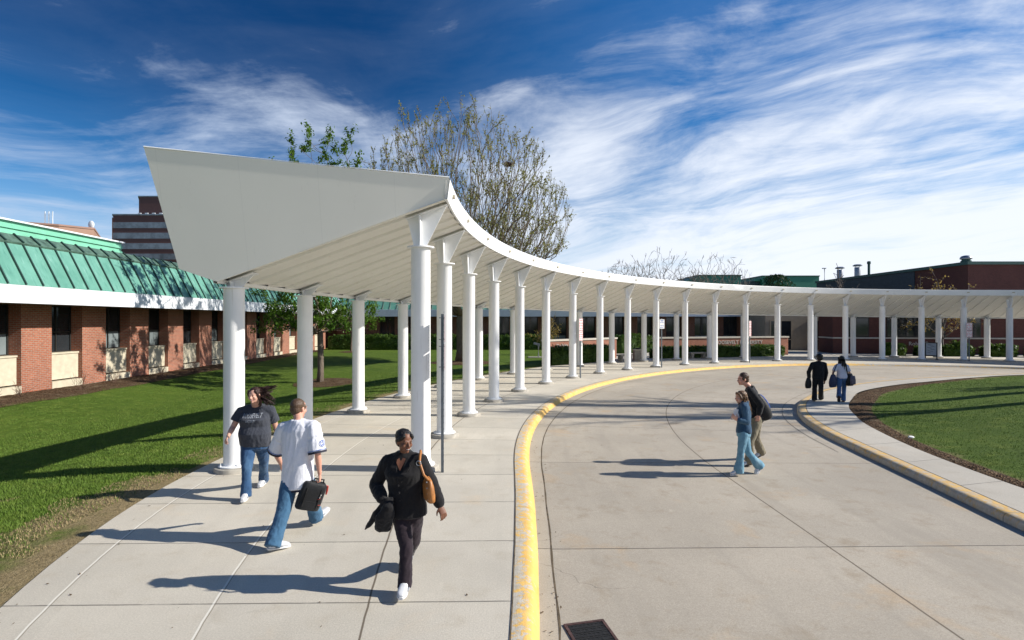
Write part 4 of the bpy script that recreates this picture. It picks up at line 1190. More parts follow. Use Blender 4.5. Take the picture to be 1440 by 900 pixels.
for i, (x, y, w_, hh, lb) in enumerate(((31.0, 44.35, 1.6, .95, 'round shrub left of the grey sign board'), (33.4, 44.0, 1.5, .85, 'small low shrub hidden behind the grey sign board'), (35.6, 43.6, 2.2, 1.0, 'bright bushy shrub between the sign board and the sign post column'),
     (38.3, 42.95, 2.3, .9, 'spreading shrub right of the white prohibition sign'), (41.2, 42.2, 2.4, .9, 'spreading shrub at the far right edge of the forecourt'))):
    hedge('shrub', [(x - w_ / 2, y + .15), (x + w_ / 2, y - .15)], 1.2, hh, lb, 'shrub', 1500, 20 + i, 'leafy shrubs along the right brick wing', .3, .1)

# ------------------------------------------------------------------ benches, bin, board, pedestal
def bench(x, y, rz, L, label):
    t = empty('stone_bench', (x, y, 0), label, 'bench', 'stone benches behind the columns', rz)
    m = MB(); m.span((-L/2, -.22, .36), (L/2, .22, .46)); o = m.build('seat', MAT['stone'], None); o.parent = t
    for sx in (-1, 1):
        m = MB(); m.span((sx * L * .36 - .09, -.18, 0), (sx * L * .36 + .09, .18, .36)); o = m.build('leg', MAT['stone'], None); o.parent = t
bench(7.95, 38.35, R(40), 1.35, 'stone bench beside the square concrete bin')
bench(13.95, 41.0, R(16), 1.4, 'stone bench in front of the clipped hedge of the sign wall')
t = empty('litter_bin', (8.95, 38.75, 0), 'square tan concrete litter bin by the stone bench', 'bin')
m = MB(); m.span((8.65, 38.45, 0), (9.25, 39.05, .72)); m.build('body', MAT['stone'], t)
m = MB(); m.span((8.62, 38.42, .722), (9.28, 39.08, .80)); m.build('lid', MAT['cream'], t)
m = MB(); m.lathe([(.15, .8), (.15, .9), (.13, .91)], (8.95, 38.75, 0), 14); m.build('opening', MAT['iron'], t)
t = empty('sign_board', (30.45, 39.6, 0), 'freestanding grey notice board on short black legs under the canopy', 'sign', rz=R(-24))
m = MB()
for x in (-.34, .34): m.span((x - .03, -.03, 0), (x + .03, .03, 1.25))
m.span((-.31, -.03, 1.19), (.31, .03, 1.25)); m.span((-.31, -.028, .26), (.31, .028, .32)); o = m.build('frame', MAT['iron'], None); o.parent = t
for x in (-.34, .34):
    m = MB(); m.span((x - .025, -.28, 0), (x + .025, .28, .04)); o = m.build('foot', MAT['iron'], None); o.parent = t
m = MB(); m.span((-.31, -.012, .32), (.31, .012, 1.19)); bo = m.build('board', MAT['board'], None); bo.parent = t
m = MB()
for k, (x0, x1, z) in enumerate(((-.2, .12, 1.08), (-.1, .2, .98), (-.24, .02, .86), (-.05, .22, .74), (-.2, .1, .62), (-.22, -.02, .5))): m.box(((x0 + x1) / 2, -.0145, z), (x1 - x0, .004, .022), mat=Matrix.Rotation(R(10), 4, 'Y'))
o = m.build('map_lines', MAT['frame'], None); o.parent = bo
t = empty('pedestal', (2.05, 42.2, -.05), 'slim grey metal pedestal with slanted head on a small concrete pad in the lawn', 'pedestal')
m = MB(); m.box((2.0, 42.2, -.02), (1.5, .9, .10)); m.build('pad', MAT['footing'], t)
m = MB(); m.tube([(2.05, 42.2, .02), (2.05, 42.2, .95)], .07, 10); m.build('post', MAT['steel'], t)
m = MB(); m.box((1.92, 42.2, 1.03), (.5, .22, .16), mat=Matrix.Rotation(R(14), 4, 'Y')); m.build('head', MAT['steel'], t)

# ------------------------------------------------------------------ sign posts
def sign_post(x, y, h, rz, plates, label, pr=.03):
    t = empty('sign_post', (x, y, 0), label, 'sign', 'sign posts along the pavement', rz)
    m = MB(); m.box((0, 0, h / 2 - .05), (pr * 2, pr * 1.6, h + .1))
    for k in range(int(h / .12)): m.box((0, -pr * .82, .2 + k * .12), (.014, .004, .03))
    o = m.build('post', MAT['post'], None); o.parent = t
    for (zc, w_, hh, kind) in plates:
        m = MB(); m.box((0, -pr - .008, zc), (w_, .006, hh)); p = m.build('plate', MAT['sign_white'], None); p.parent = t
        q = MB(); y_ = -pr - .0135; mt = MAT['sign_red'] if kind != 'blue' else MAT['sign_blue']
        if kind != 'blue':
            b = .012
            for s_ in (-1, 1): q.box((s_ * (w_ / 2 - .014), y_, zc), (b, .002, hh - .03)); q.box((0, y_, zc + s_ * (hh / 2 - .014)), (w_ - .04, .002, b))
        q2 = MB()
        rows = 4 if kind != 'blue' else 5
        for rr in range(rows):
            zz = zc + hh / 2 - (rr + .8) * hh / (rows + .6); n = (4, 7, 4, 5, 3)[rr]; hh2 = hh / rows * (.52 if kind != 'blue' else (.7 if rr < 1 else .4))
            if kind == 'blue' and rr == 2: continue
            for c in range(n):
                xx = (c - (n - 1) / 2) * (w_ * .78 / n)
                q2.box((xx, y_, zz), (w_ * .78 / n * .55, .002, hh2)) if (c + rr) % 3 else q2.box((xx, y_, zz + hh2 * .3), (w_ * .78 / n * .7, .002, hh2 * .35))
        o = q2.build('print', mt, None, fix=False); o.parent = p
        if kind != 'blue': o = q.build('border', mt, None, fix=False); o.parent = p
        for dzb in (-.4, .4):
            m = MB(); m.tube([(0, -pr - .014, zc + dzb * hh), (0, pr + .03, zc + dzb * hh)], .011, 6); o = m.build('bolt', MAT['steel'], None); o.parent = p
    return t
sign_post(-1.29, 10.1, 2.93, R(97.4), [(2.66, .31, .50, 'red'), (2.14, .31, .48, 'red')], 'tall grey post with sign plates seen edge on beside the nearest inner column', .032)
sign_post(3.36, 26.8, 2.95, R(48), [(2.63, .31, .58, 'red'), (2.08, .31, .48, 'red')], 'sign post with white and red plates standing where the kerb curves')
sign_post(9.0, 32.8, 2.95, R(22), [(2.62, .36, .56, 'blue')], 'sign post with one small white and blue plate')
sign_post(16.0, 36.7, 2.9, R(42), [(2.55, .31, .52, 'red'), (2.02, .31, .48, 'red')], 'sign post with red bordered plates before the university letters')
sign_post(31.95, 38.1, 2.75, R(-14), [(2.42, .36, .5, 'red'), (1.9, .36, .48, 'red')], 'sign post with pale plates in the shade under the right end of the canopy')

# drain grate in the gutter, a scrap of litter on the island
t = empty('drain_grate', (.765, 5.0, DZ), 'square black iron drain grate set into the driveway edge', 'grate', rz=R(13))
MAT['rust'] = plain('rusty_iron_frame', (.085, .045, .042), .8, .2, var=.5, scale=30, bmp=.003)
m = MB()
for a, b in (((-.205, -.31), (-.178, .31)), ((.178, -.31), (.205, .31)), ((-.178, .283), (.178, .31)), ((-.178, -.31), (.178, -.283))): m.span((*a, -.02), (*b, .010))
o = m.build('frame', MAT['rust'], None); o.parent = t
m = MB()
for k in range(23): m.span((-.178, -.28 + k * .0245, -.02), (.178, -.264 + k * .0245, .004 + .0015 * (k % 3)))
for k in range(9): m.span((-.165 + k * .041, -.283, -.02), (-.152 + k * .041, .283, .0035))
o = m.build('bars', MAT['iron'], None); o.parent = t
m = MB(); m.span((-.178, -.283, -.02), (.178, .283, -.0005)); o = m.build('pit', plain('dark_pit', (.006, .006, .006), .95), None); o.parent = t
lx, ly = at(1281, 617, 0.0)
m = MB(); m.ball((lx, ly, isl_z(lx, ly, 1.0) + .05), (.07, .05, .03)); m.v = [(x + .02 * mnoise.noise((x * 30, y * 30, z * 30)), y, z + .012 * mnoise.noise((x * 40, y * 40, 1))) for x, y, z in m.v]
tag(m.build('crumpled_paper', MAT['paper'], None), 'small crumpled white scrap of paper on the bark edge of the island', 'litter')
# ------------------------------------------------------------------ trees
def rand_dir(r): 
    v = Vector((r.gauss(0, 1), r.gauss(0, 1), r.gauss(0, 1))); return v.normalized()
def branch_path(r, p, d, L, n, jit, up):
    pts = [Vector(p)]; d = Vector(d).normalized()
    for _ in range(n):
        d = (d + rand_dir(r) * jit + Vector((0, 0, up))).normalized(); pts.append(pts[-1] + d * (L / n))
    return pts
LEAD = .72
MINR = .006
def grow(r, mb, p, d, L, rad, lv, spec, tips, depth=0):
    """spec per level: (children, length ratio, angle in degrees, jitter, upward pull, start fraction)"""
    nseg = max(2, 5 - depth)
    s = spec[min(depth, len(spec) - 1)]
    pts = branch_path(r, p, d, L, nseg, s[3], s[4])
    taper = .45 if depth < lv else .3
    rads = [max(MINR, rad * (1 - (1 - taper) * i / nseg)) for i in range(nseg + 1)]
    mb.tube(pts, rads, 8 if depth == 0 else 6 if depth == 1 else 4 if depth == 2 else 3, cap=False)
    if depth >= lv:
        tips.append((pts[-1], (pts[-1] - pts[-2]).normalized(), pts)); return
    ch = s[0]
    for k in range(ch):
        f = s[5] + (1 - s[5]) * ((k + r.random() * .8) / ch)
        f = min(.999, f); i = min(int(f * nseg), nseg - 1); q = pts[i].lerp(pts[i+1], f * nseg - i)
        dd = (pts[i+1] - pts[i]).normalized()
        x, y = frame(dd); az = k * 2.4 + r.uniform(-.5, .5); an = R(s[2] * r.uniform(.65, 1.25))
        nd = dd * math.cos(an) + (x * math.cos(az) + y * math.sin(az)) * math.sin(an)
        grow(r, mb, q, nd, L * s[1] * r.uniform(.7, 1.15) * (1.1 - .35 * f), rads[i] * r.uniform(.5, .68), lv, spec, tips, depth + 1)
    # leader carries on
    grow(r, mb, pts[-1], (pts[-1] - pts[-2]), L * LEAD * r.uniform(.85, 1.0), rads[-1] * .95, lv, spec, tips, depth + 1)

def leaves(r, mb, tips, per, size, spread, along=True):
    for p, d, pts in tips:
        for _ in range(per):
            q = pts[0].lerp(pts[-1], r.uniform(.15, 1.1)) if along else p
            q = q + rand_dir(r) * spread * r.random()
            x = rand_dir(r); y, z = frame(x); s = size * r.uniform(.55, 1.25)
            mb.add([q - x * s, q + y * s * .55, q + x * s, q - y * s * .55], [(0, 1, 2, 3)])

def tree(name, x, y, z, seed, H, rad, limbs, spec, lv, leaf, label, cat, bark, group=None, lean=(0, 0), trunk_h=None, limb_ang=(14, 45), limb_len=None, flare=True, leafpart='crown', crown_scale=(1, 1)):
    r = random.Random(seed)
    root = empty(name, (x, y, z), label, cat, group)
    th = trunk_h or H * .25
    tr = MB(); p0 = Vector((x, y, z - .1))
    tp = branch_path(r, p0, (lean[0], lean[1], 1), th + .1, 5, .04, .1)
    rr = [rad * (1.45 if flare else 1.1), rad * 1.08, rad, rad * .95, rad * .9, rad * .85]
    tp.insert(1, p0.lerp(tp[1], .35)); rr.insert(1, rad * 1.12)
    tr.tube(tp, rr, 12); tr.build('trunk', bark, root, smooth=True)
    cr = MB(); tips = []
    for k in range(limbs):
        f = .5 + .5 * (k + .5) / limbs
        i = min(int(f * 6), 5); q = tp[i].lerp(tp[i+1], min(1, f * 6 - i)) if k else tp[-1]
        az = k * 2.39996 + r.uniform(-.3, .3); an = R(r.uniform(*limb_ang)) * (.25 if k == 0 else 1)
        d = Vector((math.cos(az) * math.sin(an) * crown_scale[0], math.sin(az) * math.sin(an) * crown_scale[1], math.cos(an)))
        L = (limb_len or H * .4) * r.uniform(.85, 1.1)
        grow(r, cr, q, d, L, rad * r.uniform(.42, .58), lv, spec, tips)
    cr.build('branches', bark, root, smooth=True, fix=False)
    if leaf:
        lm = MB(); leaves(r, lm, tips, *leaf[1:]); lm.build(leafpart, leaf[0], root, fix=False)
    return root, tips

def crown_tree(name, x, y, z, seed, fork, lmax, amax, n, rad, leaf, label, cat, bark, group=None, lean=(0, 0), minr=.012, twigs=2, twig_len=.5, inner=.12, squash=1.0, up=.25, pw=.22, rise=.25, spread=.55, leafpart='foliage', bias=.55, core=0, sides=(8, 5, 3), wob=.16):
    """points fill the crown; each joins the nearest point nearer the fork; limb widths follow the pipe rule"""
    r = random.Random(seed); root = empty(name, (x, y, z), label, cat, group)
    F = Vector((x + lean[0] * fork, y + lean[1] * fork, z + fork)); pts = [F]
    while len(pts) < n:
        th = amax * math.sqrt(r.random()) if amax < 1.2 else math.acos(1 - r.random() * (1 - math.cos(amax))); az = r.uniform(0, 6.2832)
        if r.random() < core: th = R(24) * r.random() ** .7
        L = lmax(th) * (1 + .16 * mnoise.noise((math.cos(az) * 2 + seed, math.sin(az) * 2, th * 3)))
        q = inner + (1 - inner) * r.random() ** bias
        pts.append(F + Vector((math.sin(th) * math.cos(az), math.sin(th) * math.sin(az) * squash, math.cos(th))) * L * q)
    A = np.array([tuple(p) for p in pts]); d0 = np.linalg.norm(A - A[0], axis=1); order = np.argsort(d0)
    par = {0: None}; plen = np.full(len(pts), 1e9); plen[order[0]] = 0; used = [int(order[0])]; kids = {}
    for k in order[1:]:
        U_ = np.array(used); v = A[k] - A[U_]; dd = np.linalg.norm(v, axis=1); climb = v[:, 2] / np.maximum(dd, 1e-6)
        cost = dd * (1.0 + up * (1 - climb)) + pw * plen[U_]
        j = int(U_[np.argmin(cost)]); par[int(k)] = j; plen[k] = plen[j] + np.linalg.norm(A[k] - A[j]); used.append(int(k)); kids.setdefault(j, []).append(int(k))
    area = {}
    for k in reversed(used): area[k] = sum(area[c] for c in kids.get(k, [])) or 1.0
    tot = area[used[0]]; R0 = rad * .92
    rr = lambda k: max(minr, R0 * (area[k] / tot) ** .46)
    m = MB(); tips = []
    # follow each chain with the main child so that limbs stay smooth
    stack = [(used[0], c) for c in kids.get(used[0], [])]
    while stack:
        a, b = stack.pop(); chain = [a, b]
        while kids.get(b):
            ks = sorted(kids[b], key=lambda c: -area[c]); stack += [(b, c) for c in ks[1:]]; b = ks[0]; chain.append(b)
        P = [pts[i] for i in chain]; rad_ = [rr(i) for i in chain]; rad_[0] = min(rr(chain[0]), rad_[1] * 1.25)
        Q, RQ = [P[0]], [rad_[0]]
        for i in range(len(P) - 1):
            seg = P[i+1] - P[i]; mid = P[i].lerp(P[i+1], .5) + rand_dir(r) * seg.length * wob * .5 + Vector((0, 0, -seg.length * .04)); Q += [mid, P[i+1]]; RQ += [(rad_[i] + rad_[i+1]) / 2, rad_[i+1]]
        if len(Q) > 3:
            for _ in range(1): Q = [Q[0]] + [(Q[i-1] + Q[i] * 2 + Q[i+1]) / 4 for i in range(1, len(Q) - 1)] + [Q[-1]]
        m.tube(Q, RQ, sides[0] if RQ[0] > .06 else sides[1] if RQ[0] > .025 else sides[2], cap=False)
        d = (Q[-1] - Q[-2]).normalized(); tips.append((Q[-1], d, [Q[-2], Q[-1]]))
    tw = []
    for p, d, pp in tips:
        for t_ in range(twigs):
            e = (d + rand_dir(r) * spread + Vector((0, 0, rise))).normalized(); L = twig_len * r.uniform(.5, 1.2); st = pp[0].lerp(p, r.uniform(.3, 1)); q = [st, st + e * L * .5 + rand_dir(r) * L * .06, st + e * L]
            m.tube(q, [minr, minr * .9, minr * .7], 3, cap=False); tw.append((q[2], e, [q[0], q[2]]))
    m.build('branches', bark, root, smooth=True, fix=False)
    tr = MB(); p0 = Vector((x, y, z - .12)); pth_ = [p0, p0.lerp(F, .08), p0.lerp(F, .3) + rand_dir(r) * .03, p0.lerp(F, .65) + rand_dir(r) * .03, F, F + (Vector((0, 0, rad * 1.5)))]
    tr.tube(pth_, [rad * 1.75, rad * 1.25, rad * 1.05, rad, rad * .98, rad * .6], 14); tr.build('trunk', bark, root, smooth=True)
    if leaf:
        lm = MB(); leaves(r, lm, tw + tips, *leaf[1:]); lm.build(leafpart, leaf[0], root, fix=False)
    return root, tw

# the tall budding tree behind the canopy
t3, tips3 = crown_tree('budding_tree', T3[0], T3[1], -.05, 14, 3.0, lambda t: 14.2 * math.cos(t) ** 1.02, R(57), 4600, .44, (MAT['bud'], 5, .085, .16), 'tall fan shaped tree with fine bare branches and olive buds behind the canopy', 'tree', MAT['bark'], minr=.011, twigs=3, twig_len=.75, leafpart='buds', bias=.62, wob=.03, up=.8, pw=.72, rise=.45, spread=.45)
# the leafy young tree on the lawn
SP1 = [(5, .50, 42, .12, .10, .2), (4, .55, 42, .2, .08, .2), (3, .6, 45, .25, .05, .2)]
t1, tips1 = crown_tree('leafy_tree', T1[0], T1[1], lawn_z(*T1)[0], 5, 2.55, lambda t: 2.8 + 7.3 * max(0, math.cos(t)) ** 5.0, R(88), 760, .145, (MAT['leaf'], 34, .085, .25), 'green leafy young tree on the lawn left of the walk', 'tree', MAT['bark_young'], minr=.008, twigs=2, twig_len=.6, rise=.6, core=.32)
t2, _ = tree('young_tree', T2[0], T2[1], lawn_z(*T2)[0], 8, 5, .085, 5, SP1, 2, (MAT['leaf'], 5, .07, .2), 'thin young tree in a bark ring before the back hedge', 'tree', MAT['bark_young'], trunk_h=2.4, limb_ang=(12, 45), limb_len=1.5, leafpart='foliage')
# flowering sapling before the back wing
SPS = [(5, .6, 45, .2, .06, .2), (4, .6, 45, .25, .04, .2)]
tree('flowering_sapling', 3.1, 45.2, -.03, 21, 4, .06, 7, SPS, 1, (MAT['blossom'], 24, .075, .28), 'small sapling with pale olive yellow leaves before the dark windows', 'tree', MAT['bark_young'], trunk_h=1.5, limb_ang=(25, 75), limb_len=1.25, leafpart='foliage')
MINR = .028
# bare trees far beyond the canopy
SPB = [(5, .55, 38, .14, .08, .3), (4, .55, 40, .2, .05, .25), (4, .55, 42, .25, .03, .2)]
for i, (u, H, d, lb) in enumerate(((880, 12.2, 82, 'bare reddish grey tree at the left of the far row over the canopy'), (930, 13.8, 84, 'widest bare tree over the canopy, in the middle of the far row'), (1008, 13.0, 86, 'bare pale tree at the right of the far row before the green hall'))):
    crown_tree('bare_tree', (u - 720) / F_PX * d, d, -.1, 40 + i, 3.8, lambda t, H=H: (H - 3.4) * (.25 + .75 * math.cos(t)), R(66), 900, .27, None, lb, 'tree', MAT['bark_pale'], 'bare trees in a far row', minr=.020, twigs=3, twig_len=.7, bias=.6, wob=.2, pw=.4, up=.25, rise=.25)
tree('bare_tree', 37.5, 62, -.1, 47, 8.5, .12, 5, SPB, 2, None, 'small bare tree top showing above the roof edge of the brick hall', 'tree', MAT['bark_pale'], 'bare trees in a far row', trunk_h=4.6, limb_ang=(18, 45), limb_len=2.3)
MINR = .012
# yellow leaved tree on the right
SPY = [(4, .6, 45, .2, .05, .3), (3, .6, 45, .25, .02, .3)]
tree('yellow_leaved_tree', 35.3, 44.6, 0, 33, 7, .11, 8, SPY, 2, (MAT['blossom'], 11, .10, .28), 'slender tree with sparse yellow spring leaves rising through the canopy edge', 'tree', MAT['bark_pale'], lean=(-.10, 0), trunk_h=2.3, limb_ang=(15, 62), limb_len=2.6, leafpart='foliage')
# dark evergreen far behind
r = random.Random(9); ev = empty('evergreen_tree', (44.5, 92, -.3), 'dark rounded evergreen showing between the green hall and the roof', 'tree')
m = MB(); m.tube([(44.5, 92, -.4), (44.5, 92, 7)], [.3, .15], 8); m.build('trunk', MAT['bark'], ev)
m = MB()
for _ in range(6500):
    a, q = r.uniform(0, 6.283), r.random() ** .5; zz = r.uniform(2, 10.6); wd = 3.9 * math.sqrt(max(0, 1 - ((zz - 5.2) / 5.5) ** 2)) * (1 + .25 * mnoise.noise((math.cos(a) * 2, math.sin(a) * 2, zz * .7)))
    p = Vector((44.5 + wd * q * math.cos(a), 92 + wd * q * math.sin(a), zz)); x = rand_dir(r); y, z = frame(x); s = r.uniform(.1, .3)
    m.add([p - x * s, p + y * s * .4, p + x * s, p - y * s * .4], [(0, 1, 2, 3)])
m.build('foliage', MAT['conifer'], ev, fix=False)
# nest high in the budding tree
r = random.Random(4); nb = MB(); nc = Vector((.35, 36.4, 13.35))
best = min(tips3, key=lambda q: (q[0].x - nc.x) ** 2 + .3 * (q[0].y - nc.y) ** 2 + (q[0].z - nc.z) ** 2); nc = best[2][0]
for _ in range(160):
    d = rand_dir(r); p = nc + Vector((d.x * .16, d.y * .16, d.z * .11)); x = rand_dir(r); x.z *= .3; nb.tube([p - x * .2, p + x * .2], .012, 3)
tag(nb.build('bird_nest', MAT['twig'], None, fix=False), 'round twig nest high on the right side of the budding tree', 'nest')
# the tree just outside the picture on the island, whose shadow crosses the drive
SPI = [(5, .55, 36, .12, .09, .25), (4, .55, 40, .2, .05, .2), (3, .6, 42, .25, .03, .2)]
ix, iy = 25.0, 17.9
tree('island_tree', ix, iy, isl_z(ix, iy, 8), 61, 19, .34, 8, SPI, 2, (MAT['bud'], 3, .07, .15), 'tall budding tree standing on the island lawn', 'tree', MAT['bark'], trunk_h=13.5, limb_ang=(10, 60), limb_len=3.0, leafpart='buds', flare=False)
tree('island_tree', ix + .3, iy - 2.15, isl_z(ix, iy, 8), 62, 17, .27, 7, SPI, 2, (MAT['bud'], 2, .08, .15), 'leafing slimmer tree standing beside the tall island tree', 'tree', MAT['bark'], trunk_h=13, limb_ang=(10, 60), limb_len=2.6, leafpart='foliage', flare=False)
tree('island_tree', 23.3, 19.9, isl_z(23.3, 19.9, 8), 63, 5, .10, 8, SP1, 1, (MAT['leaf'], 30, .10, .35), 'small bushy young tree on the island lawn beside two tall trunks', 'tree', MAT['bark_young'], trunk_h=1.6, limb_ang=(20, 80), limb_len=1.5, leafpart='foliage')
MINR = .004
# bare little shrubs in the bark bed
for i, (y, dx, lb) in enumerate(((15.0, 1.2, 'bare twiggy shrub in the bark bed nearest the viewer'), (16.8, .9, 'bare twiggy shrub before the second cream window panel'), (18.3, 1.5, 'low bare shrub at the front edge of the bark bed'), (20.1, .9, 'bare shrub before the nearest sunlit pier'),
                                 (22.4, 1.3, 'upright bare shrub in the middle of the bark bed'), (24.9, .8, 'bare shrub hugging the third pier'), (27.6, 1.3, 'thin bare shrub in the far half of the bark bed'), (31.0, 1.0, 'bare shrub at the far end of the bark bed'))):
    r = random.Random(80 + i); m = MB(); c = Vector((-19 + dx, y, lawn_z(-19 + dx, y)[0])); tps = []
    for k in range(9):
        a = r.uniform(0, 6.28); an = R(r.uniform(8, 55)); d = Vector((math.cos(a) * math.sin(an), math.sin(a) * math.sin(an), math.cos(an)))
        grow(r, m, c, d, r.uniform(.3, .55), .008, 1, [(4, .6, 38, .2, .1, .3)], tps)
    tag(m.build('bare_shrub', MAT['twig'], None, fix=False), lb, 'shrub', 'bare shrubs in the bark bed')
# ------------------------------------------------------------------ people
def J(u, v, d): return Vector(((u - 720) / F_PX * d, d, CAMZ - (v - HY) / F_PX * d))

def hand(mb, w, d, palm, thumb, curl=.45, s=1.0):
    """wrist, finger direction, palm normal, thumb side; fingers curl towards the palm normal"""
    d = d.normalized(); palm = (palm - d * palm.dot(d)).normalized(); t = d.cross(palm); t = t if t.dot(thumb) > 0 else -t
    mb.rings([(w - d * .02 * s, t * .024 * s, palm * .019 * s), (w + d * .02 * s, t * .031 * s, palm * .017 * s), (w + d * .06 * s, t * .040 * s, palm * .014 * s), (w + d * .088 * s, t * .038 * s, palm * .012 * s)], 12, 2.6)
    for k, (o, L) in enumerate(((.031, .072), (.0105, .081), (-.0105, .076), (-.031, .060))):
        p = w + d * .082 * s + t * o * s; q = (d + t * o * 2.2).normalized(); P = [p - q * .02, p]; c = curl * (1 + .15 * k)
        ang = 0
        for j, f in enumerate((.45, .32, .25)):
            ang += c * (.8 if j == 0 else 1.0)
            P.append(P[-1] + (q * math.cos(ang) + palm * math.sin(ang)) * L * f * s)
        mb.limb(P, [.0088 * s, .0088 * s, .0083 * s, .0078 * s, .0070 * s], 8)
    q = (d * .62 + t * .72 + palm * .35).normalized(); p = w + d * .022 * s + t * .027 * s
    q2 = (d * .85 + t * .25 + palm * .5).normalized()
    mb.limb([p, p + q * .035 * s, p + q * .035 * s + q2 * .032 * s], [.0125 * s, .0105 * s, .0085 * s], 8)

def head_frame(c, f, pitch=0.0, roll=0.0):
    f = Vector((f[0], f[1], 0)).normalized(); r = Vector((f.y, -f.x, 0)); f3 = f * math.cos(pitch) - Vector((0, 0, math.sin(pitch))); u = r.cross(f3)
    M = Matrix((r, f3, u)).transposed()
    if roll: M = M @ Matrix.Rotation(roll, 3, 'Y')
    return M

def add_head(mb, c, M, s=1.0, female=False, full=1.0):
    P = lambda x, y, z: c + M @ (Vector((x, y, z)) * s)
    B = lambda x, y, z, a, b, d, n=18, m=12: mb.ball(P(x, y, z), (a * s, b * s, d * s), M, n, m)
    B(0, -.014, .034, .074 * full, .096, .083); B(0, .016, -.030, .061 * full, .070, .080)
    B(0, .030, -.070, .043 * full, .046, .040); B(0, .066, -.094, .022, .018, .018)
    for q in (-1, 1):
        B(q * .038 * full, .050, -.028, .026 * full, .032, .030, 12, 8); B(q * .0755 * full, -.008, -.006, .010, .020, .032, 10, 8)
        B(q * .030, .079, .004, .014, .009, .009, 10, 8)            # eyeballs under the brow
        B(q * .030, .079, .022, .022, .012, .008, 10, 8)
    mb.limb([P(0, .083, .016), P(0, .096, -.008), P(0, .107, -.028)], [.008 * s, .010 * s, .0135 * s], 10)
    for q in (-1, 1): B(q * .012, .095, -.031, .009, .010, .008, 8, 6)
    B(0, .0865, -.056, .023, .010, .0075, 12, 8); B(0, .0855, -.067, .020, .010, .0075, 12, 8)

def paint_face(o, root, c, M, s, smile=False):
    me = o.data; Mi = M.transposed(); off = Vector(root.location)
    for p in me.polygons:
        q = Mi @ (Vector(p.center) + off - c) / s
        if q.y < .055 or abs(q.x) > .06 or abs(q.z) > .09: continue
        ax = abs(q.x)
        if .023 < ax < .037 and .0005 < q.z < .0065: p.material_index = 1
        elif .018 < ax < .046 and .0215 < q.z < .0265: p.material_index = 3
        elif smile and ax < .021 and -.0635 < q.z < -.0595: p.material_index = 4
        elif ax < .025 and -.073 < q.z < -.050: p.material_index = 2

def shoe(root, an, toe, mat, sole, width=.047, L=.27, name='shoe', high=.0):
    """shoe from ankle joint to toe tip; `toe` gives the direction of the sole"""
    d = (toe - an); down = Vector((0, 0, -1))
    fwd = Vector((d.x, d.y, d.z + .075)); 
    if fwd.length < 1e-3: fwd = Vector((0, 1, 0))
    fwd.normalize(); side = fwd.cross(Vector((0, 0, 1))).normalized(); up = side.cross(fwd)
    heel = an - up * .085 - fwd * .06
    m = MB(); st = [(.0, .6, .05), (.02, .85, .075), (.07, .95, .085), (.12, .9, .075), (.17, 1.0, .056), (.215, 1.02, .042), (.25, .8, .030), (.268, .45, .018)]
    m.rings([(heel + fwd * (x / .27 * L) + up * (.022 + h * .5), side * width * w, up * h * .58) for x, w, h in st], 14, 2.6)
    if high or True: m.limb([an - up * .05, an + up * (.01 + high)], [.046, .046], 12)
    o = m.build(name, mat, root); remesh(o, .008, 2)
    m = MB(); m.rings([(heel + fwd * (x / .27 * L) + up * .010, side * width * (w + .08), up * .013) for x, w, h in [(-.006, .6, 0)] + st + [(.275, .4, 0)]], 14, 3)
    m.build('sole', sole, o, smooth='auto')
    if 'white' in mat.name:
        m = MB()
        for k in range(4): m.tube([heel + fwd * (.115 + .022 * k) + up * (.098 - .014 * k) - side * .022, heel + fwd * (.12 + .022 * k) + up * (.108 - .014 * k), heel + fwd * (.115 + .022 * k) + up * (.098 - .014 * k) + side * .022], .0045, 5)
        m.build('laces', MAT['shoe_sole'], o)
        m = MB()
        for q in (-1, 1):
            m.tube([heel + fwd * .05 + up * .055 + side * q * .048, heel + fwd * .10 + up * .05 + side * q * .050, heel + fwd * .16 + up * .03 + side * q * .050], [.004, .010, .006], 6)
        m.build('side_stripe', MAT['print_grey'], o)
    return o

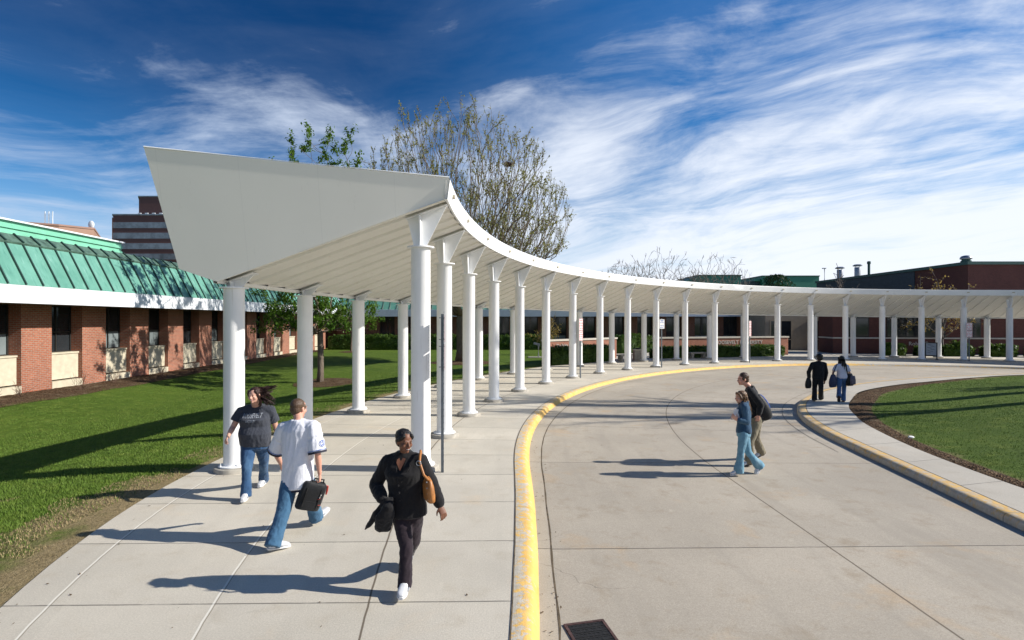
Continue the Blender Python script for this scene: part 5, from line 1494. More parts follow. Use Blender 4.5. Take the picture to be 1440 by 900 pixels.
def person(label, base, j, face, skin, top, legs, hair, shoes, widths, pitch=0, roll=0, hs=1.0, female=False, vox=.0065, smile=False, lips=None, cat='person', hands=None, full=1.0, facing=None):
    root = empty('person', base, label, cat)
    W = widths
    shm, hpm = (j['shL'] + j['shR']) / 2, (j['hipL'] + j['hipR']) / 2
    U = (shm - hpm).normalized(); Rs = (j['shR'] - j['shL']).normalized(); Rh = (j['hipR'] - j['hipL']).normalized()
    Rm = ((Rs + Rh) / 2).normalized()
    Fs, Fh, Fm = [U.cross(q).normalized() for q in (Rs, Rh, Rm)]
    hc = j['head']; M = head_frame(hc, face, pitch, roll)
    nb = shm + U * .045 - Fs * .01
    def torso(g, low=-.09, mb=None, flare=1.0, full_to=1.0):
        bw, bf = W.get('belly', 0), W.get('bellyf', 0)
        rs = [(hpm + U * low, Rh * (W['hip'] * .94 * flare + g), Fh * (W['hipd'] * .92 * flare + g)),
              (hpm + U * .02 + Fh * bf * .4, Rh * (W['hip'] * (1 + (flare - 1) * .6) + g), Fh * (W['hipd'] + g)),
              (hpm.lerp(shm, .32) + Fm * bf, Rm * (W['waist'] + bw * .5 + g), Fm * (W['waistd'] + bw + g)),
              (hpm.lerp(shm, .55) + Fm * bf * .6, Rm * (W['waist'] * .5 + W['chest'] * .5 + g), Fm * ((W['waistd'] + W['chestd']) / 2 + bw * .6 + g)),
              (hpm.lerp(shm, .78) + Fs * (.012 + W.get('bust', 0) * .6), Rs * (W['chest'] + g), Fs * (W['chestd'] + W.get('bust', 0) + g)),
              (hpm.lerp(shm, .95), Rs * (W['chest'] * 1.02 + g), Fs * (W['chestd'] * .86 + g)),
              (shm + U * .040, Rs * (W['chest'] * .76 + g), Fs * (W['chestd'] * .66 + g)),
              (shm + U * .075 - Fs * .008, Rs * (W['chest'] * .46 + g * .8), Fs * (W['chestd'] * .56 + g * .8)),
              (shm + U * .105 - Fs * .012, Rs * (.064 + g * .7), Fs * (.060 + g * .7))]
        mb.rings(rs, 24, 2.25)
    # body: one continuous surface
    m = MB(); add_head(m, hc, M, hs, female, full)
    m.limb([hc + M @ Vector((0, -.022, -.05)) * hs, nb.lerp(hc, .35), nb, nb - U * .06], [W.get('neck', .052), W.get('neck', .052), W.get('neck', .052) * 1.15, .075], 14)
    torso(-.014, -.09, m)
    ar = W.get('arm', 1.0)
    for q in 'LR':
        s_, e_, w_ = j['sh' + q], j['el' + q], j['wr' + q]
        m.limb([s_, s_.lerp(e_, .4), e_, e_.lerp(w_, .3), w_], [.052 * ar, .045 * ar, .037 * ar, .038 * ar, .025 * (.5 + .5 * ar)], 12)
        hd = (hands or {}).get(q) or {}
        fd = hd.get('dir', (w_ - e_).normalized()); pn = hd.get('palm', (hpm - w_)); th = hd.get('thumb', Fm)
        hand(m, w_ + (w_ - e_).normalized() * .015, Vector(fd), Vector(pn), Vector(th), hd.get('curl', .4), W.get('hand', 1.0))
        h_, k_, a_ = j['hip' + q], j['kn' + q], j['an' + q]
        lr = W.get('leg', 1.0)
        m.limb([h_, h_.lerp(k_, .5), k_, k_.lerp(a_, .35), a_], [.075 * lr, .066 * lr, .047 * lr, .047 * lr, .033], 12)
        t_ = j['toe' + q]; fw = (t_ - a_); m.limb([a_ - Vector((0, 0, .03)), a_ + fw * .55], [.03, .022], 8)
    body = m.build('body', [skin, MAT['eye'], lips or MAT['lip'], MAT['brow'], MAT['teeth']], root)
    remesh(body, vox, 3); paint_face(body, root, hc, M, hs, smile)
    # upper garment
    m = MB(); torso(top.get('g', .014), top.get('low', -.06), m, top.get('flare', 1.03))
    sl = top.get('sleeve', 1.0); sr = top.get('sr', (.068, .058, .05))
    for q in 'LR':
        s_, e_, w_ = j['sh' + q], j['el' + q], j['wr' + q]
        s0 = s_ + (shm - s_) * .25
        m.limb([shm + U * .03, shm.lerp(s_, .6) + U * .022, s_ - U * .002], [W['chestd'] * .72, W['chestd'] * .6, sr[0] * 1.0], 16)
        if sl >= 1: m.limb([s0, s_, s_.lerp(e_, .5), e_], [sr[0], sr[0] * 1.02, sr[1] * 1.05, sr[1]], 14); m.limb([e_, e_.lerp(w_, .5), w_ - (w_ - e_).normalized() * .025], [sr[1], sr[1] * .96, sr[2]], 14)
        else:
            f = e_ * sl + s_ * (1 - sl); m.limb([s0, s_, s_.lerp(f, .35)], [sr[0], sr[0] * 1.02, sr[1]], 16); m.tube([s_.lerp(f, .1), s_.lerp(f, .5), f], [sr[0] * .96, sr[1], sr[2]], 16)
    if top.get('collar'): m.limb([nb - U * .01, nb + U * top['collar']], [.078, .072], 14)
    tp = m.build(top['name'], top['mat'], root); remesh(tp, top.get('vox', .010), 4, top.get('wr', (.006, 7, 13, 3.1)))
    # trousers or jeans
    m = MB(); g = legs.get('g', .012)
    m.rings([(hpm + U * .10, Rh * (W['hip'] * .93 + g * .6), Fh * (W['hipd'] * .93 + g * .6)), (hpm + U * .0, Rh * (W['hip'] + g * .6), Fh * (W['hipd'] + g * .6)), (hpm - U * .09, Rh * (W['hip'] * .92 + g), Fh * (W['hipd'] * .9 + g)), (hpm - U * .13, Rh * W['hip'] * .5, Fh * W['hipd'] * .5)], 22, 2.2)
    r4 = legs['r']
    for q in 'LR':
        h_, k_, a_ = j['hip' + q], j['kn' + q], j['an' + q]; h0 = h_ - U * .03
        dn = (a_ - k_).normalized(); fl = (j['toe' + q] - a_); fl.z = 0; fl = fl.normalized() if fl.length > .01 else Fh
        m.limb([h0, h0.lerp(k_, .45), k_], [r4[0], r4[1], r4[2]], 16)
        m.tube([k_ - dn * .03, k_, k_.lerp(a_, .5), a_.lerp(k_, .12), a_ + dn * legs.get('drop', .045)], [r4[2] * .9, r4[2], r4[3], r4[4] * .97, r4[4]], 16)
    lo = m.build(legs['name'], legs['mat'], root); remesh(lo, top.get('vox', .010), 4, legs.get('wr', (.0075, 9, 8, 8.4)))
    if legs.get('belt'):
        m = MB(); b = m.rings([(hpm + U * .085, Rh * (W['hip'] * .94 + .012), Fh * (W['hipd'] * .94 + .012)), (hpm + U * .12, Rh * (W['hip'] * .92 + .012), Fh * (W['hipd'] * .92 + .012))], 24, 2.2); m.build('belt', legs['belt'], root, smooth=True)
    for q in 'LR': shoe(root, j['an' + q], j['toe' + q], shoes[0], shoes[1], *(shoes[2:] if len(shoes) > 2 else ()))
    if hair: hair(root, hc, M, hs)
    return root, tp, M, dict(shm=shm, hpm=hpm, U=U, Rs=Rs, Fs=Fs, nb=nb, lower=lo)

def hair_cap(m, c, M, s, grow_=1.0, back=0.0, front=0.0, top=0.0):
    P = lambda x, y, z: c + M @ (Vector((x, y, z)) * s)
    m.ball(P(0, -.028 - back + front, .045 + top), Vector((.082, .094 + back, .082)) * s * grow_, M, 20, 14)
    m.ball(P(0, -.055 - back, -.005), Vector((.074, .062 + back * .6, .075)) * s * grow_, M, 16, 10)
def strand(m, r, pts, rad, n, spread, k=6):
    """a lock of hair: many thin tapering tubes along a guide"""
    for _ in range(n):
        o = rand_dir(r) * spread * r.random() ** .5; ph = r.uniform(0, 6); Q = []
        for i, p in enumerate(pts):
            f = i / (len(pts) - 1); Q.append(Vector(p) + o * (.45 + .8 * f) + Vector((math.sin(ph + f * 7), math.cos(ph + f * 6), math.sin(ph * 2 + f * 5))) * .006 * f)
        m.tube(Q, [rad * (1 - .75 * i / (len(pts) - 1)) for i in range(len(pts))], 5, cap=True)

def short_hair(mat, g=1.0, seed=1, top=0.0):
    def fn(root, c, M, s):
        m = MB(); hair_cap(m, c, M, s, g, top=top); P = lambda x, y, z: c + M @ (Vector((x, y, z)) * s)
        for q in (-1, 1): m.ball(P(q * .068, .015, .02), Vector((.014, .030, .034)) * s, M, 10, 8)
        o = m.build('hair', mat, root); remesh(o, .007, 2, (.004, 22, 26, seed))
    return fn
def windy_hair(mat, side, seed):
    def fn(root, c, M, s):
        r = random.Random(seed); m = MB(); hair_cap(m, c, M, s, 1.05); P = lambda x, y, z: c + M @ (Vector((x, y, z)) * s)
        for q in (-1, 1): m.limb([P(q * .058, .045, .075), P(q * .078, .025, .02), P(q * .078, -.01, -.06)], [.022 * s, .022 * s, .018 * s], 10)
        o = m.build('hair', mat, root); remesh(o, .008, 2, (.007, 18, 24, seed))
        l = MB(); Sd = Vector(side)
        for k in range(26):
            p0 = P(r.uniform(-.07, .07), r.uniform(-.10, -.02), r.uniform(-.05, .09)); d = Sd * r.uniform(.14, .27); dz_ = r.uniform(-.17, .05)
            strand(l, r, [p0, p0 + d * .35 + Vector((0, 0, .02 + dz_ * .2)), p0 + d * .7 + Vector((0, .02, dz_ * .55)), p0 + d + Vector((0, r.uniform(-.04, .04), dz_))], .011, 9, .03)
        for k in range(7):
            q = -1; p0 = P(-.07 * 1, -.01, .0) + Vector((0, 0, r.uniform(-.05, .05))); strand(l, r, [p0, p0 + M @ Vector((-.015, -.02, -.06)), p0 + M @ Vector((.0, -.03, -.14))], .010, 6, .02)
        l.build('locks', mat, o, smooth=True, fix=False)
    return fn
def bun_hair(mat, seed=2, bun=(.0, -.115, .035), br=.052):
    def fn(root, c, M, s):
        m = MB(); hair_cap(m, c, M, s, 1.03); P = lambda x, y, z: c + M @ (Vector((x, y, z)) * s)
        for q in (-1, 1): m.limb([P(q * .045, .062, .075), P(q * .072, .03, .045), P(q * .074, -.02, .01)], [.018 * s, .020 * s, .02 * s], 10)
        m.ball(P(*bun), br * s, None, 14, 10)
        o = m.build('hair', mat, root); remesh(o, .007, 2, (.005, 20, 25, seed))
    return fn
def afro_hair(mat, seed=5):
    def fn(root, c, M, s):
        m = MB(); P = lambda x, y, z: c + M @ (Vector((x, y, z)) * s)
        m.ball(P(0, -.025, .03), Vector((.105, .108, .100)) * s, M, 20, 14); m.ball(P(0, -.05, -.04), Vector((.098, .085, .085)) * s, M, 16, 10)
        o = m.build('hair', mat, root); remesh(o, .010, 1, (.012, 16, 16, seed))
    return fn
def long_hair(mat, L, seed, width=.085, blow=(0, 0, 0), n=34, fringe=True):
    def fn(root, c, M, s):
        r = random.Random(seed); m = MB(); hair_cap(m, c, M, s, 1.05); P = lambda x, y, z: c + M @ (Vector((x, y, z)) * s)
        for q in (-1, 1): m.limb([P(q * .03, .068, .085), P(q * .07, .045, .05), P(q * .080, .010, -.02)], [.018 * s, .022 * s, .024 * s], 10)
        o = m.build('hair', mat, root); remesh(o, .008, 2, (.006, 22, 12, seed))
        l = MB(); b = Vector(blow)
        for k in range(n):
            a = R(r.uniform(60, 300)); x, y = math.sin(a) * .078, math.cos(a) * .09 - .02
            if y > .035: continue
            p0 = P(x, y, .03); q = M @ Vector((x * .25, y * .15 - .01, 0)); ll = L * r.uniform(.8, 1.08)
            strand(l, r, [p0, p0 + q + Vector((0, 0, -ll * .3)), p0 + q * 1.5 + b * .5 + Vector((0, 0, -ll * .65)), p0 + q * 1.3 + b + Vector((0, 0, -ll))], .012, 5, .016)
        l.build('locks', mat, o, smooth=True, fix=False)
    return fn

def pouch(c, r, f, u, w, d, h, prof=((0, .80), (.04, .93), (.25, 1.0), (.6, .97), (.88, .86), (.97, .72), (1, .55)), p=3.2):
    """soft bag: c = bottom centre"""
    m = MB(); m.rings([(c + u * h * t, r * w / 2 * (.5 + .5 * k), f * d / 2 * k) for t, k in prof], 22, p); return m
def axes(r, u):
    r = Vector(r).normalized(); u = Vector(u); u = (u - r * u.dot(r)).normalized(); return r, u.cross(r), u

def chest_print(tp, root, rows, mat, info, up0, size, gap, squash=1.0):
    """letters laid on the front of a shirt"""
    me = tp.data; bvh = BVHTree.FromPolygons([v.co.copy() for v in me.vertices], [list(p.vertices) for p in me.polygons])
    off = Vector(root.location); F_, R_, U_ = info['Fs'], info['Rs'], info['U']
    for i, (txt, sz) in enumerate(rows):
        tm = text_mesh(txt, sz, 0, .0015); n = len(tm.vertices)
        o0 = info['hpm'].lerp(info['shm'], up0) - U_ * gap * i
        for v in tm.vertices:
            q = o0 - R_ * v.co.x * squash + U_ * v.co.y + F_ * .6 - off
            hit = bvh.ray_cast(q, -F_)
            v.co = (hit[0] + F_ * .004) if hit[0] is not None else q - F_ * .45
        tm.materials.clear(); tm.materials.append(mat)
        o = bpy.data.objects.new('shirt_print', tm); COL.objects.link(o); o.parent = tp

X_, Y_, Zv = Vector((1, 0, 0)), Vector((0, 1, 0)), Vector((0, 0, 1))

# 1 --- woman in a charcoal T-shirt
j = dict(head=J(357.5, 556, 8.62), shR=J(339.5, 579, 8.8), shL=J(380, 577, 8.86), elR=J(327.5, 601, 8.72), wrR=J(321, 613, 8.55), elL=J(388, 601, 9.0), wrL=J(392, 613, 8.9),
         hipR=J(350, 621, 8.8), hipL=J(368.5, 621, 8.86), knR=J(347, 659, 8.58), anR=J(346, 693, 8.52), toeR=J(342, 704, 8.36), knL=J(371, 650, 9.05), anL=J(371, 672.5, 9.32), toeL=J(365, 684, 9.14))
p1, tp1, M1, in1 = person('woman with blowing dark hair in a charcoal lettered T-shirt and blue jeans', (j['hipR'].x, 8.8, 0), j, (-.10, -1), MAT['skin_light'],
    dict(name='t_shirt', mat=MAT['tee'], g=.020, low=-.055, flare=1.05, sleeve=.62, sr=(.085, .088, .092), wr=(.009, 8, 5, 2.0)), dict(name='jeans', mat=MAT['denim_dark'], r=(.118, .105, .075, .068, .082), drop=.06),
    windy_hair(MAT['hair_dark'], (.95, .1, 0), 3), (MAT['shoe_white'], MAT['shoe_sole']), dict(hip=.210, hipd=.175, waist=.205, waistd=.165, chest=.205, chestd=.14, belly=.035, bellyf=.05, bust=.065, arm=1.18, leg=1.15, neck=.058),
    pitch=.05, hs=1.0, female=True, smile=True, full=1.08)
chest_print(tp1, p1, [('ROOSEVELT', .088), ('UNIVERSITY', .044)], MAT['print_grey'], in1, .90, .1, .072, .62)

# 2 --- man in a white jersey, seen from behind, carrying a case
j = dict(head=J(420.5, 574.5, 7.1), shL=J(399.5, 602, 7.05), shR=J(441, 600.5, 6.95), elL=J(388, 637, 7.18), wrL=J(396, 654, 7.38), elR=J(447, 640, 6.9), wrR=J(449.5, 666, 6.96),
         hipL=J(409, 667, 7.02), hipR=J(428, 666, 6.98), knL=J(398.5, 720, 6.82), anL=J(385, 762, 6.62), toeL=J(407, 767, 6.76), knR=J(438, 692, 7.28), anR=J(444, 725, 7.46), toeR=J(462, 714, 7.64))
hf = Vector((.25, .97, 0))
p2, tp2, M2, in2 = person('man in a white jersey and jeans seen from behind with a black case', (j['hipL'].x + .1, 7.0, 0), j, (.40, .92), MAT['skin_pink'],
    dict(name='jersey', mat=MAT['jersey'], g=.026, low=-.17, flare=1.12, sleeve=.92, sr=(.088, .100, .108), wr=(.009, 8, 3.2, 5.0)), dict(name='jeans', mat=MAT['denim'], r=(.108, .102, .086, .084, .098), drop=.06),
    short_hair(MAT['hair_crop'], .985, 4), (MAT['shoe_white'], MAT['shoe_sole']), dict(hip=.170, hipd=.125, waist=.17, waistd=.13, chest=.20, chestd=.125, neck=.060, arm=1.05),
    pitch=.06, hs=1.06, hands=dict(R=dict(dir=(.05, .05, -1), palm=(-.9, -.1, 0), thumb=(0, 1, 0), curl=1.05)))
for q in 'LR':
    s_, e_ = j['sh' + q], j['el' + q]; f = e_ * .92 + s_ * .08; d = (e_ - s_).normalized()
    for k, (a, b_, mt) in enumerate(((-.022, .006, MAT['trim_dark']), (-.036, -.029, MAT['print_blue']))):
        m = MB(); x, y = frame(d); m.rings([(f + d * t, x * (.1145 - .001 * k), y * (.1145 - .001 * k)) for t in (a, b_)], 22, cap=False); m.build('sleeve_trim', mt, tp2, smooth=True)
# ring emblem on the right sleeve
s_, e_ = j['shR'], j['elR']; c = s_.lerp(e_, .62); d = (e_ - s_).normalized(); n = (X_ * .9 - Y_ * .45); n = (n - d * n.dot(d)).normalized(); t = d.cross(n)
m = MB(); Rr = .113
def onsleeve(a, r_):
    th = r_ * math.cos(a) / Rr; return c + d * (r_ * math.sin(a)) + n * (Rr * math.cos(th) + .002) + t * (Rr * math.sin(th))
m.grid(lambda a, r_: onsleeve(a, r_), seq(0, 6.2832, .26), [.033, .042]); m.grid(lambda a, r_: onsleeve(a, r_), seq(.8, 5.5, .26), [.012, .022]); m.build('sleeve_emblem', MAT['print_blue'], tp2, fix=False)
# dark undershirt hem
m = MB(); U, hp = in2['U'], in2['hpm']; Rh = (j['hipR'] - j['hipL']).normalized(); Fh = U.cross(Rh)
m.rings([(hp - U * .135 + Rh * .03, Rh * .165, Fh * .14), (hp - U * .20 + Rh * .05, Rh * .158, Fh * .142)], 24, 2.2, cap=False); m.build('undershirt_hem', MAT['trim_dark'], p2, smooth=True)
# his case
hnd = j['wrR'] + Vector((0, 0, -.075))
r_, f_, u_ = axes((.82, .50, -.30), (.36, .02, 1))
cb = empty('shoulder_case', hnd - u_ * .40, 'black messenger case with red tag held by the man in the white jersey', 'bag')
bc = hnd - u_ * .40 - r_ * .035
pouch(bc, r_, f_, u_, .31, .13, .35, ((0, .80), (.04, .93), (.2, 1.0), (.5, 1.02), (.85, .95), (.96, .86), (1, .70)), 3.4).build('case_body', MAT['nylon'], cb, smooth='auto')
m = MB(); m.rings([(bc + u_ * .13 - f_ * .006, r_ * .148, f_ * .066), (bc + u_ * .25 - f_ * .006, r_ * .154, f_ * .070), (bc + u_ * .335 - f_ * .004, r_ * .146, f_ * .066), (bc + u_ * .36, r_ * .125, f_ * .050)], 24, 3.6); m.build('flap', MAT['nylon'], cb, smooth='auto')
m = MB(); m.tube([bc + u_ * .34 - r_ * .05, bc + u_ * .405 - r_ * .02, hnd + u_ * .002, bc + u_ * .405 + r_ * .09, bc + u_ * .34 + r_ * .10], .011, 8); m.build('handle', MAT['nylon'], cb, smooth=True)
m = MB(); m.box(bc + u_ * .05 - f_ * .072, (.001, .001, .001)); 
pk = pouch(bc + u_ * .012 - f_ * .062, r_, f_, u_, .24, .04, .12, ((0, .8), (.5, 1), (1, .8)), 3); pk.build('pocket', MAT['nylon'], cb, smooth='auto')
m = MB()
for k in (-1, 1): m.tube([bc + u_ * .30 + r_ * .09 * k - f_ * .072, bc + u_ * .06 + r_ * .09 * k - f_ * .082], .008, 6)
m.build('buckle_straps', MAT['iron'], cb)
m = MB(); m.tube([bc + u_ * .345 + r_ * .12, bc + u_ * .33 + r_ * .165, bc + u_ * .27 + r_ * .175, bc + u_ * .22 + r_ * .18], [.010, .013, .014, .010], 6); m.build('tag', MAT['red_tag'], cb)
m = MB(); m.tube([bc + u_ * .19 + r_ * .09 - f_ * .074, bc + u_ * .235 + r_ * .10 - f_ * .074], .008, 6); m.build('zip_pull', MAT['sign_tag'], cb)
m = MB(); m.tube([bc + u_ * .17 + r_ * .08 - f_ * .074, bc + u_ * .185 + r_ * .105 - f_ * .074], .008, 6); m.tube([bc + u_ * .10 + r_ * .10 - f_ * .085, bc + u_ * .105 + r_ * .13 - f_ * .085], .007, 6); m.build('red_marks', MAT['red_tag'], cb)

# 3 --- woman in black
j = dict(head=J(569, 620.5, 5.68), shR=J(546, 649, 5.78), shL=J(590.5, 648, 5.74), elR=J(528, 681, 5.84), wrR=J(538, 703, 5.62), elL=J(607, 680, 5.76), wrL=J(618.5, 710, 5.66),
         hipR=J(562, 711, 5.78), hipL=J(583, 711, 5.78), knR=J(571.5, 767, 5.64), anR=J(569.5, 817, 5.58), toeR=J(565.5, 837, 5.44), knL=J(581, 762, 5.86), anL=J(574, 776, 6.22), toeL=J(571, 801, 6.06))
p3, tp3, M3, in3 = person('woman in a short black coat and dark trousers with a tan shoulder bag, looking aside', (j['hipR'].x, 5.75, 0), j, (.62, -.78), MAT['skin_dark'],
    dict(name='coat', mat=MAT['black_wool'], g=.018, low=-.085, flare=1.20, sleeve=1.0, sr=(.080, .072, .060), wr=(.008, 8, 4, 7.0)), dict(name='trousers', mat=MAT['plum'], r=(.100, .090, .072, .066, .074), drop=.06),
    bun_hair(MAT['hair_black'], 2, (.0, -.10, .045), .056), (MAT['shoe_white'], MAT['shoe_sole']), dict(hip=.170, hipd=.135, waist=.160, waistd=.130, chest=.178, chestd=.115, bust=.026, neck=.046),
    pitch=.12, hs=.98, female=True, lips=MAT['lip_dark'], smile=True, hands=dict(L=dict(palm=(-.5, .8, 0), curl=.5, thumb=(-.4, -.9, 0)), R=dict(dir=(.45, -.3, -.5), palm=(.5, .5, -.5), curl=.9, thumb=(.4, -.6, .5))))
# lapels and buttons of the coat
U, Rs, Fs = in3['U'], in3['Rs'], in3['Fs']; sm_ = in3['shm']
m = MB()
for q in (-1, 1):
    a = sm_ + U * .075 + Rs * .055 * q + Fs * .035; b_ = sm_ - U * .02 + Rs * .105 * q + Fs * .118; c = sm_ - U * .17 + Rs * .018 * q + Fs * .172; d = sm_ - U * .03 + Rs * .035 * q + Fs * .135
    m.add([a, b_, c, d, a + Fs * .014, b_ + Fs * .016, c + Fs * .012, d + Fs * .018], [(0, 1, 2, 3), (7, 6, 5, 4), (0, 4, 5, 1), (1, 5, 6, 2), (2, 6, 7, 3), (3, 7, 4, 0)])
m.build('lapels', MAT['black_wool'], tp3)
m = MB(); a_ = sm_ + U * .095 + Fs * .050; b1 = sm_ + U * .085 - Rs * .050 + Fs * .035; b2 = sm_ + U * .085 + Rs * .050 + Fs * .035; c_ = sm_ - U * .055 + Fs * .155; d_ = sm_ + U * .02 + Fs * .118
m.add([b1, b2, c_, d_ - Rs * .042, d_ + Rs * .042, a_], [(0, 5, 3), (5, 1, 4), (5, 4, 2), (5, 2, 3)]); m.build('neckline', MAT['skin_dark'], p3, smooth=True, fix=False)
m = MB()
for k in range(3): m.ball(sm_ - U * (.20 + .08 * k) + Fs * (.178 - .012 * k) + Rs * .02, (.012, .008, .012))
m.build('buttons', MAT['black_wool'], tp3)
# coat skirt split that swings open
# the dark cloth over her right hand
hw = j['wrR'] + Vector((.03, -.05, -.05))
dk = MB(); cl = [J(548, 700, 5.62), J(546, 712, 5.56), J(541, 728, 5.58), J(538, 745, 5.66)]
dk.rings([(cl[0], X_ * .035, Y_ * .03), (cl[1], X_ * .055, Y_ * .035), (cl[1].lerp(cl[2], .6), X_ * .085, Y_ * .040), (cl[2], X_ * .098, Y_ * .042), (cl[3], X_ * .085, Y_ * .032), (cl[3] - Zv * .02, X_ * .06, Y_ * .015)], 18, 2.4)
dk.limb([J(543, 703, 5.6), J(530, 722, 5.64), J(519, 738, 5.7), J(513, 745, 5.74)], [.030, .038, .024, .008], 12)
o = dk.build('black_coat', MAT['black_wool'], None); remesh(o, .009, 3, (.009, 9, 9, 1.0)); tag(o, 'folded black garment hanging from the right hand of the woman in black', 'coat')
# tan shoulder bag under her left arm
sh = J(591.5, 640, 5.70); bb = J(604, 703, 5.66); r_, f_, u_ = axes((.35, -.85, .0), (-.12, .05, 1))
hb = empty('shoulder_bag', bb, 'tan leather shoulder bag under the arm of the woman in black', 'bag')
pouch(bb, r_, f_, u_, .30, .10, .24, ((0, .7), (.05, .9), (.3, 1), (.65, .9), (.9, .62), (1, .4)), 2.6).build('bag_body', MAT['leather'], hb, smooth=True)
m = MB(); tp_ = [bb + u_ * .22 + r_ * .09, J(596, 668, 5.52), J(590, 650, 5.57), sh + Zv * .045, J(594, 652, 5.86), bb + u_ * .22 - r_ * .10]
Q = []
for i in range(len(tp_) - 1):
    for k in range(5): Q.append(tp_[i].lerp(tp_[i+1], k / 5))
Q.append(tp_[-1])
for i in range(len(Q) - 1):
    pass
m.tube(Q, .013, 8); m.build('strap', MAT['leather'], hb, smooth=True)
m = MB(); c = J(589, 651, 5.555)
m.tube([c + Vector((math.cos(a) * .024, -.012, math.sin(a) * .024)) for a in seq(0, 6.2832, .45)], .005, 6); m.build('ring', MAT['steel'], hb, smooth=True)
m = MB()
for k in range(4): m.ball(bb + u_ * (.04 + .06 * k) + r_ * .10 + f_ * -.035, .008)
m.build('studs', MAT['steel'], hb)

# 4 --- man with a backpack crossing the drive
j = dict(head=J(1044.5, 533.5, 11.2), shL=J(1056, 551, 11.03), shR=J(1055, 549, 11.40), elL=J(1070, 569, 10.98), wrL=J(1067, 583, 10.98), elR=J(1052, 570, 11.45), wrR=J(1043, 580, 11.4),
         hipL=J(1064, 588, 11.10), hipR=J(1064, 587, 11.32), knL=J(1055, 620, 11.02), anL=J(1054, 647.5, 11.02), toeL=J(1041, 656, 10.98), knR=J(1062.5, 615, 11.46), anR=J(1070, 634.5, 11.6), toeR=J(1059, 645, 11.55))
p4, tp4, M4, in4 = person('tall man in a black shirt and khaki trousers with a backpack crossing the drive', (j['hipL'].x, 11.2, DZ), j, (-1, -.08), MAT['skin_pink'],
    dict(name='shirt', mat=MAT['black_cloth'], g=.020, low=-.06, sleeve=1.0, sr=(.075, .066, .052), wr=(.007, 6, 11, 12.0), vox=.012), dict(name='trousers', mat=MAT['khaki'], r=(.105, .098, .080, .078, .090), drop=.06, wr=(.010, 8, 9, 3.0)),
    short_hair(MAT['hair_brown'], 1.03, 6, .008), (MAT['shoe_white'], MAT['shoe_dark']), dict(hip=.165, hipd=.125, waist=.16, waistd=.125, chest=.19, chestd=.125, neck=.058), pitch=.05, hs=1.05, vox=.008)
r_, f_, u_ = axes((.04, 1, 0), (-.42, 0, 1)); bb = J(1077, 588.5, 11.2)
bp = empty('backpack', bb, 'black backpack with a bright blue stripe on the man crossing the drive', 'backpack')
pouch(bb, r_, f_, u_, .34, .30, .54, ((0, .66), (.05, .86), (.28, 1.0), (.55, .92), (.8, .72), (.94, .5), (1, .3)), 2.7).build('pack_body', MAT['nylon'], bp, smooth=True)
m = MB(); m.rings([(bb + u_ * z - f_ * dq, r_ * w_, f_ * .02) for z, dq, w_ in ((.14, .138, .03), (.22, .150, .045), (.34, .136, .05), (.44, .110, .04), (.50, .075, .02))], 14, 3); m.build('blue_panel', MAT['nylon_blue'], bp, smooth=True)
m = MB()
for q in (-1, 1): m.tube([bb + u_ * .44 + r_ * .10 * q + f_ * .06, J(1057, 547, 11.2 + .15 * q) + Zv * .075, J(1051, 556, 11.2 + .14 * q), J(1055, 572, 11.2 + .16 * q), bb + u_ * .08 + r_ * .13 * q + f_ * .08], .018, 8)
m.build('straps', MAT['nylon'], bp, smooth=True)

# 5 --- girl in denim with a book
j = dict(head=J(1041.5, 558.5, 10.32), shL=J(1047, 572, 10.16), shR=J(1046, 571, 10.46), elL=J(1050.5, 593, 10.12), wrL=J(1037.5, 590.5, 10.12), elR=J(1047, 592, 10.50), wrR=J(1036, 588, 10.38),
         hipL=J(1046, 607, 10.24), hipR=J(1046, 606.5, 10.42), knL=J(1041.5, 637, 10.26), anL=J(1039, 659.5, 10.32), toeL=J(1023.5, 669, 10.30), knR=J(1052, 636, 10.44), anR=J(1066.5, 653.5, 10.5), toeR=J(1061.5, 668, 10.44))
p5, tp5, M5, in5 = person('girl in a denim jacket and pale flared jeans carrying a white book', (j['hipL'].x, 10.33, DZ), j, (-1, -.05), MAT['skin_light'],
    dict(name='denim_jacket', mat=MAT['denim_jacket'], g=.018, low=-.03, sleeve=1.0, sr=(.068, .060, .050), wr=(.007, 7, 13, 17.0), vox=.011, collar=.02), dict(name='jeans', mat=MAT['denim_pale'], r=(.092, .082, .062, .066, .094), drop=.065),
    long_hair(MAT['hair_long'], .34, 8, blow=(.05, 0, 0)), (MAT['shoe_white'], MAT['shoe_sole'], .040, .25), dict(hip=.155, hipd=.125, waist=.125, waistd=.105, chest=.150, chestd=.105, bust=.03, neck=.045, arm=.9, leg=.92), pitch=.05, hs=.97, female=True, vox=.007,
    hands=dict(L=dict(dir=(-.6, -.05, .5), palm=(.2, .8, .2), thumb=(.2, 0, 1), curl=.6)))
c = J(1036, 583, 10.22); r_, f_, u_ = axes((.96, .18, -.28), (.1, 0, 1))
bk_ = empty('book', c, 'white book held against the chest of the girl in denim', 'book')
m = MB(); m.rings([(c - u_ * .10, r_ * .075, f_ * .011), (c + u_ * .10, r_ * .075, f_ * .011)], 16, 12); m.build('cover', MAT['paper'], bk_)
m = MB(); m.rings([(c - u_ * .096 + r_ * .004, r_ * .0745, f_ * .008), (c + u_ * .1015 + r_ * .004, r_ * .070, f_ * .008)], 16, 12); m.build('pages', MAT['paper'], bk_)

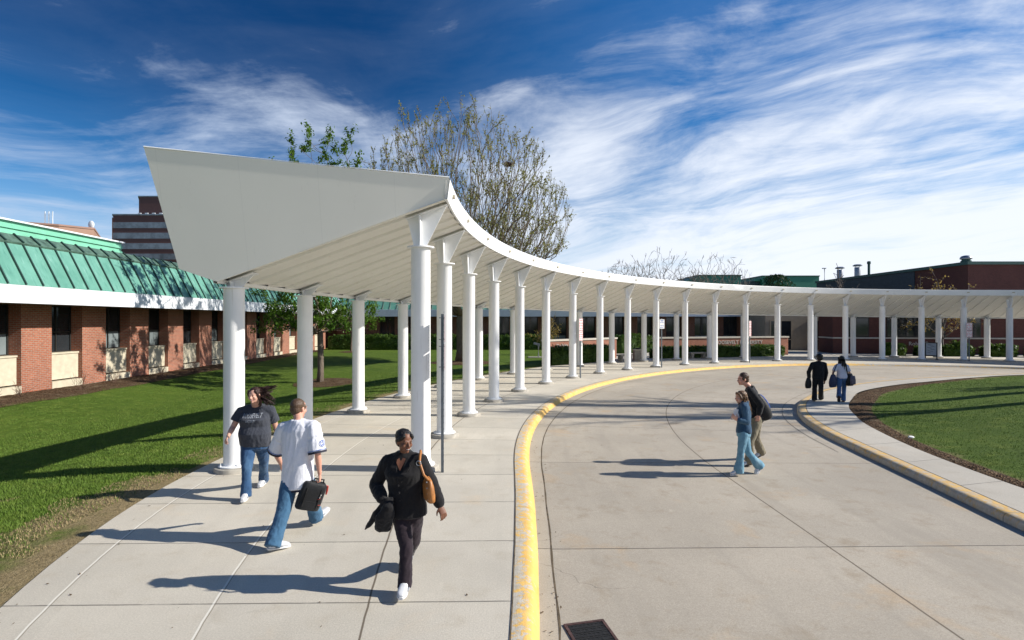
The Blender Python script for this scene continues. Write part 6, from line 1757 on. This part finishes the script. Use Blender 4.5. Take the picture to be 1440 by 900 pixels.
# 6 --- figure in black, seen from behind, far
j = dict(head=J(1152, 502, 19.15), shL=J(1142.5, 512, 19.1), shR=J(1159.5, 512, 19.1), elL=J(1137, 523.5, 19.1), wrL=J(1138, 532, 19.2), elR=J(1162, 524, 19.05), wrR=J(1160, 535, 19.15),
         hipL=J(1147, 529, 19.1), hipR=J(1154, 529, 19.1), knL=J(1145.5, 545.5, 19.2), anL=J(1145.3, 560, 19.02), toeL=J(1145, 562, 19.25), knR=J(1154.3, 545, 18.98), anR=J(1154.5, 558.5, 19.32), toeR=J(1155.5, 561, 19.5))
p6, *_r = person('person with bushy black hair all in black walking away along the curved island path', (j['hipL'].x, 19.1, 0), j, (.08, 1), MAT['skin_dark'],
    dict(name='sweater', mat=MAT['black_cloth'], g=.024, low=-.11, sleeve=1.0, sr=(.074, .066, .052), wr=(.008, 6, 9, 2.0), vox=.014), dict(name='trousers', mat=MAT['black_cloth'], r=(.10, .09, .078, .078, .088), drop=.06),
    afro_hair(MAT['hair_black']), (MAT['shoe_dark'], MAT['shoe_dark']), dict(hip=.165, hipd=.13, waist=.16, waistd=.125, chest=.172, chestd=.115), vox=.011)
bb = J(1136.5, 546, 19.15); r_, f_, u_ = axes((.9, .4, 0), (.1, 0, 1)); t = empty('handbag', bb, 'black slouchy bag hanging at the left side of the person in black', 'bag')
pouch(bb, r_, f_, u_, .27, .15, .38, ((0, .5), (.06, .78), (.3, 1), (.6, .86), (.85, .5), (1, .2)), 2.3).build('bag_body', MAT['nylon'], t, smooth=True)
m = MB(); m.tube([bb + u_ * .36 - r_ * .06, j['wrL'] + Vector((0, 0, -.05)), bb + u_ * .36 + r_ * .06], .012, 6); m.tube([bb + u_ * .38, J(1140, 524, 19.0), J(1142.5, 511, 19.0) + Zv * .05], .012, 6); m.build('straps', MAT['nylon'], t, smooth=True)

# 7 --- woman in a pale top with two bags, far
j = dict(head=J(1183, 505.5, 18.9), shL=J(1176, 515, 18.85), shR=J(1191, 515, 18.85), elL=J(1171.5, 524, 18.8), wrL=J(1171, 531, 18.9), elR=J(1195, 525, 18.8), wrR=J(1195.5, 533, 18.9),
         hipL=J(1180.5, 530, 18.85), hipR=J(1187.5, 530, 18.85), knL=J(1180, 546, 18.75), anL=J(1179.7, 557, 18.48), toeL=J(1179.5, 566.5, 18.62), knR=J(1187, 545.5, 18.95), anR=J(1186, 561.5, 18.9), toeR=J(1186, 564, 19.12))
p7, *_r = person('woman with long black hair in a pale top walking away with two bags', (j['hipL'].x, 18.85, 0), j, (.05, 1), MAT['skin_light'],
    dict(name='top', mat=MAT['white_cotton'], g=.018, low=-.05, sleeve=.75, sr=(.066, .066, .064), wr=(.006, 6, 9, 6.0), vox=.013), dict(name='jeans', mat=MAT['jean_far'], r=(.095, .085, .068, .064, .078), drop=.05),
    long_hair(MAT['hair_black'], .42, 12, n=44), (MAT['boot'], MAT['shoe_dark']), dict(hip=.155, hipd=.12, waist=.135, waistd=.105, chest=.16, chestd=.105, arm=.95), vox=.010)
bb = J(1171, 544.5, 18.82); r_, f_, u_ = axes((.9, .3, 0), (.15, 0, 1)); t = empty('shoulder_bag', bb, 'navy blue bag at the left side of the woman in the pale top', 'bag')
pouch(bb, r_, f_, u_, .31, .18, .44, ((0, .5), (.06, .8), (.35, 1), (.65, .8), (.9, .42), (1, .2)), 2.3).build('bag_body', MAT['nylon_navy'], t, smooth=True)
m = MB(); m.tube([bb + u_ * .42, J(1173, 522, 18.7), J(1177, 513.5, 18.75) + Zv * .04, J(1178, 516, 19.0)], .016, 6); m.build('strap', MAT['nylon_navy'], t, smooth=True)
bb = J(1195, 542.5, 18.8); r_, f_, u_ = axes((.95, .25, 0), (-.12, 0, 1)); t = empty('backpack', bb, 'grey plum backpack slung on the right side of the woman in the pale top', 'backpack')
pouch(bb, r_, f_, u_, .28, .21, .43, ((0, .55), (.06, .82), (.35, 1), (.65, .88), (.9, .55), (1, .28)), 2.4).build('pack_body', MAT['nylon'], t, smooth=True)
pouch(bb + u_ * .05 - f_ * .10 + r_ * .03, r_, f_, u_, .22, .08, .30, ((0, .75), (.1, .95), (.5, 1), (1, .6))).build('pocket', MAT['nylon_plum'], t, smooth=True)
m = MB(); m.tube([bb + u_ * .42 - r_ * .08, J(1190.5, 520, 18.68), J(1189.5, 513.5, 18.75) + Zv * .05, J(1189, 516, 19.0)], .02, 6); m.build('strap', MAT['nylon'], t, smooth=True)
m = MB(); m.tube([bb + u_ * .2 + r_ * .15, bb + u_ * .14 + r_ * .2, bb + u_ * .08 + r_ * .22], .008, 5); m.build('loose_strap', MAT['nylon'], t)
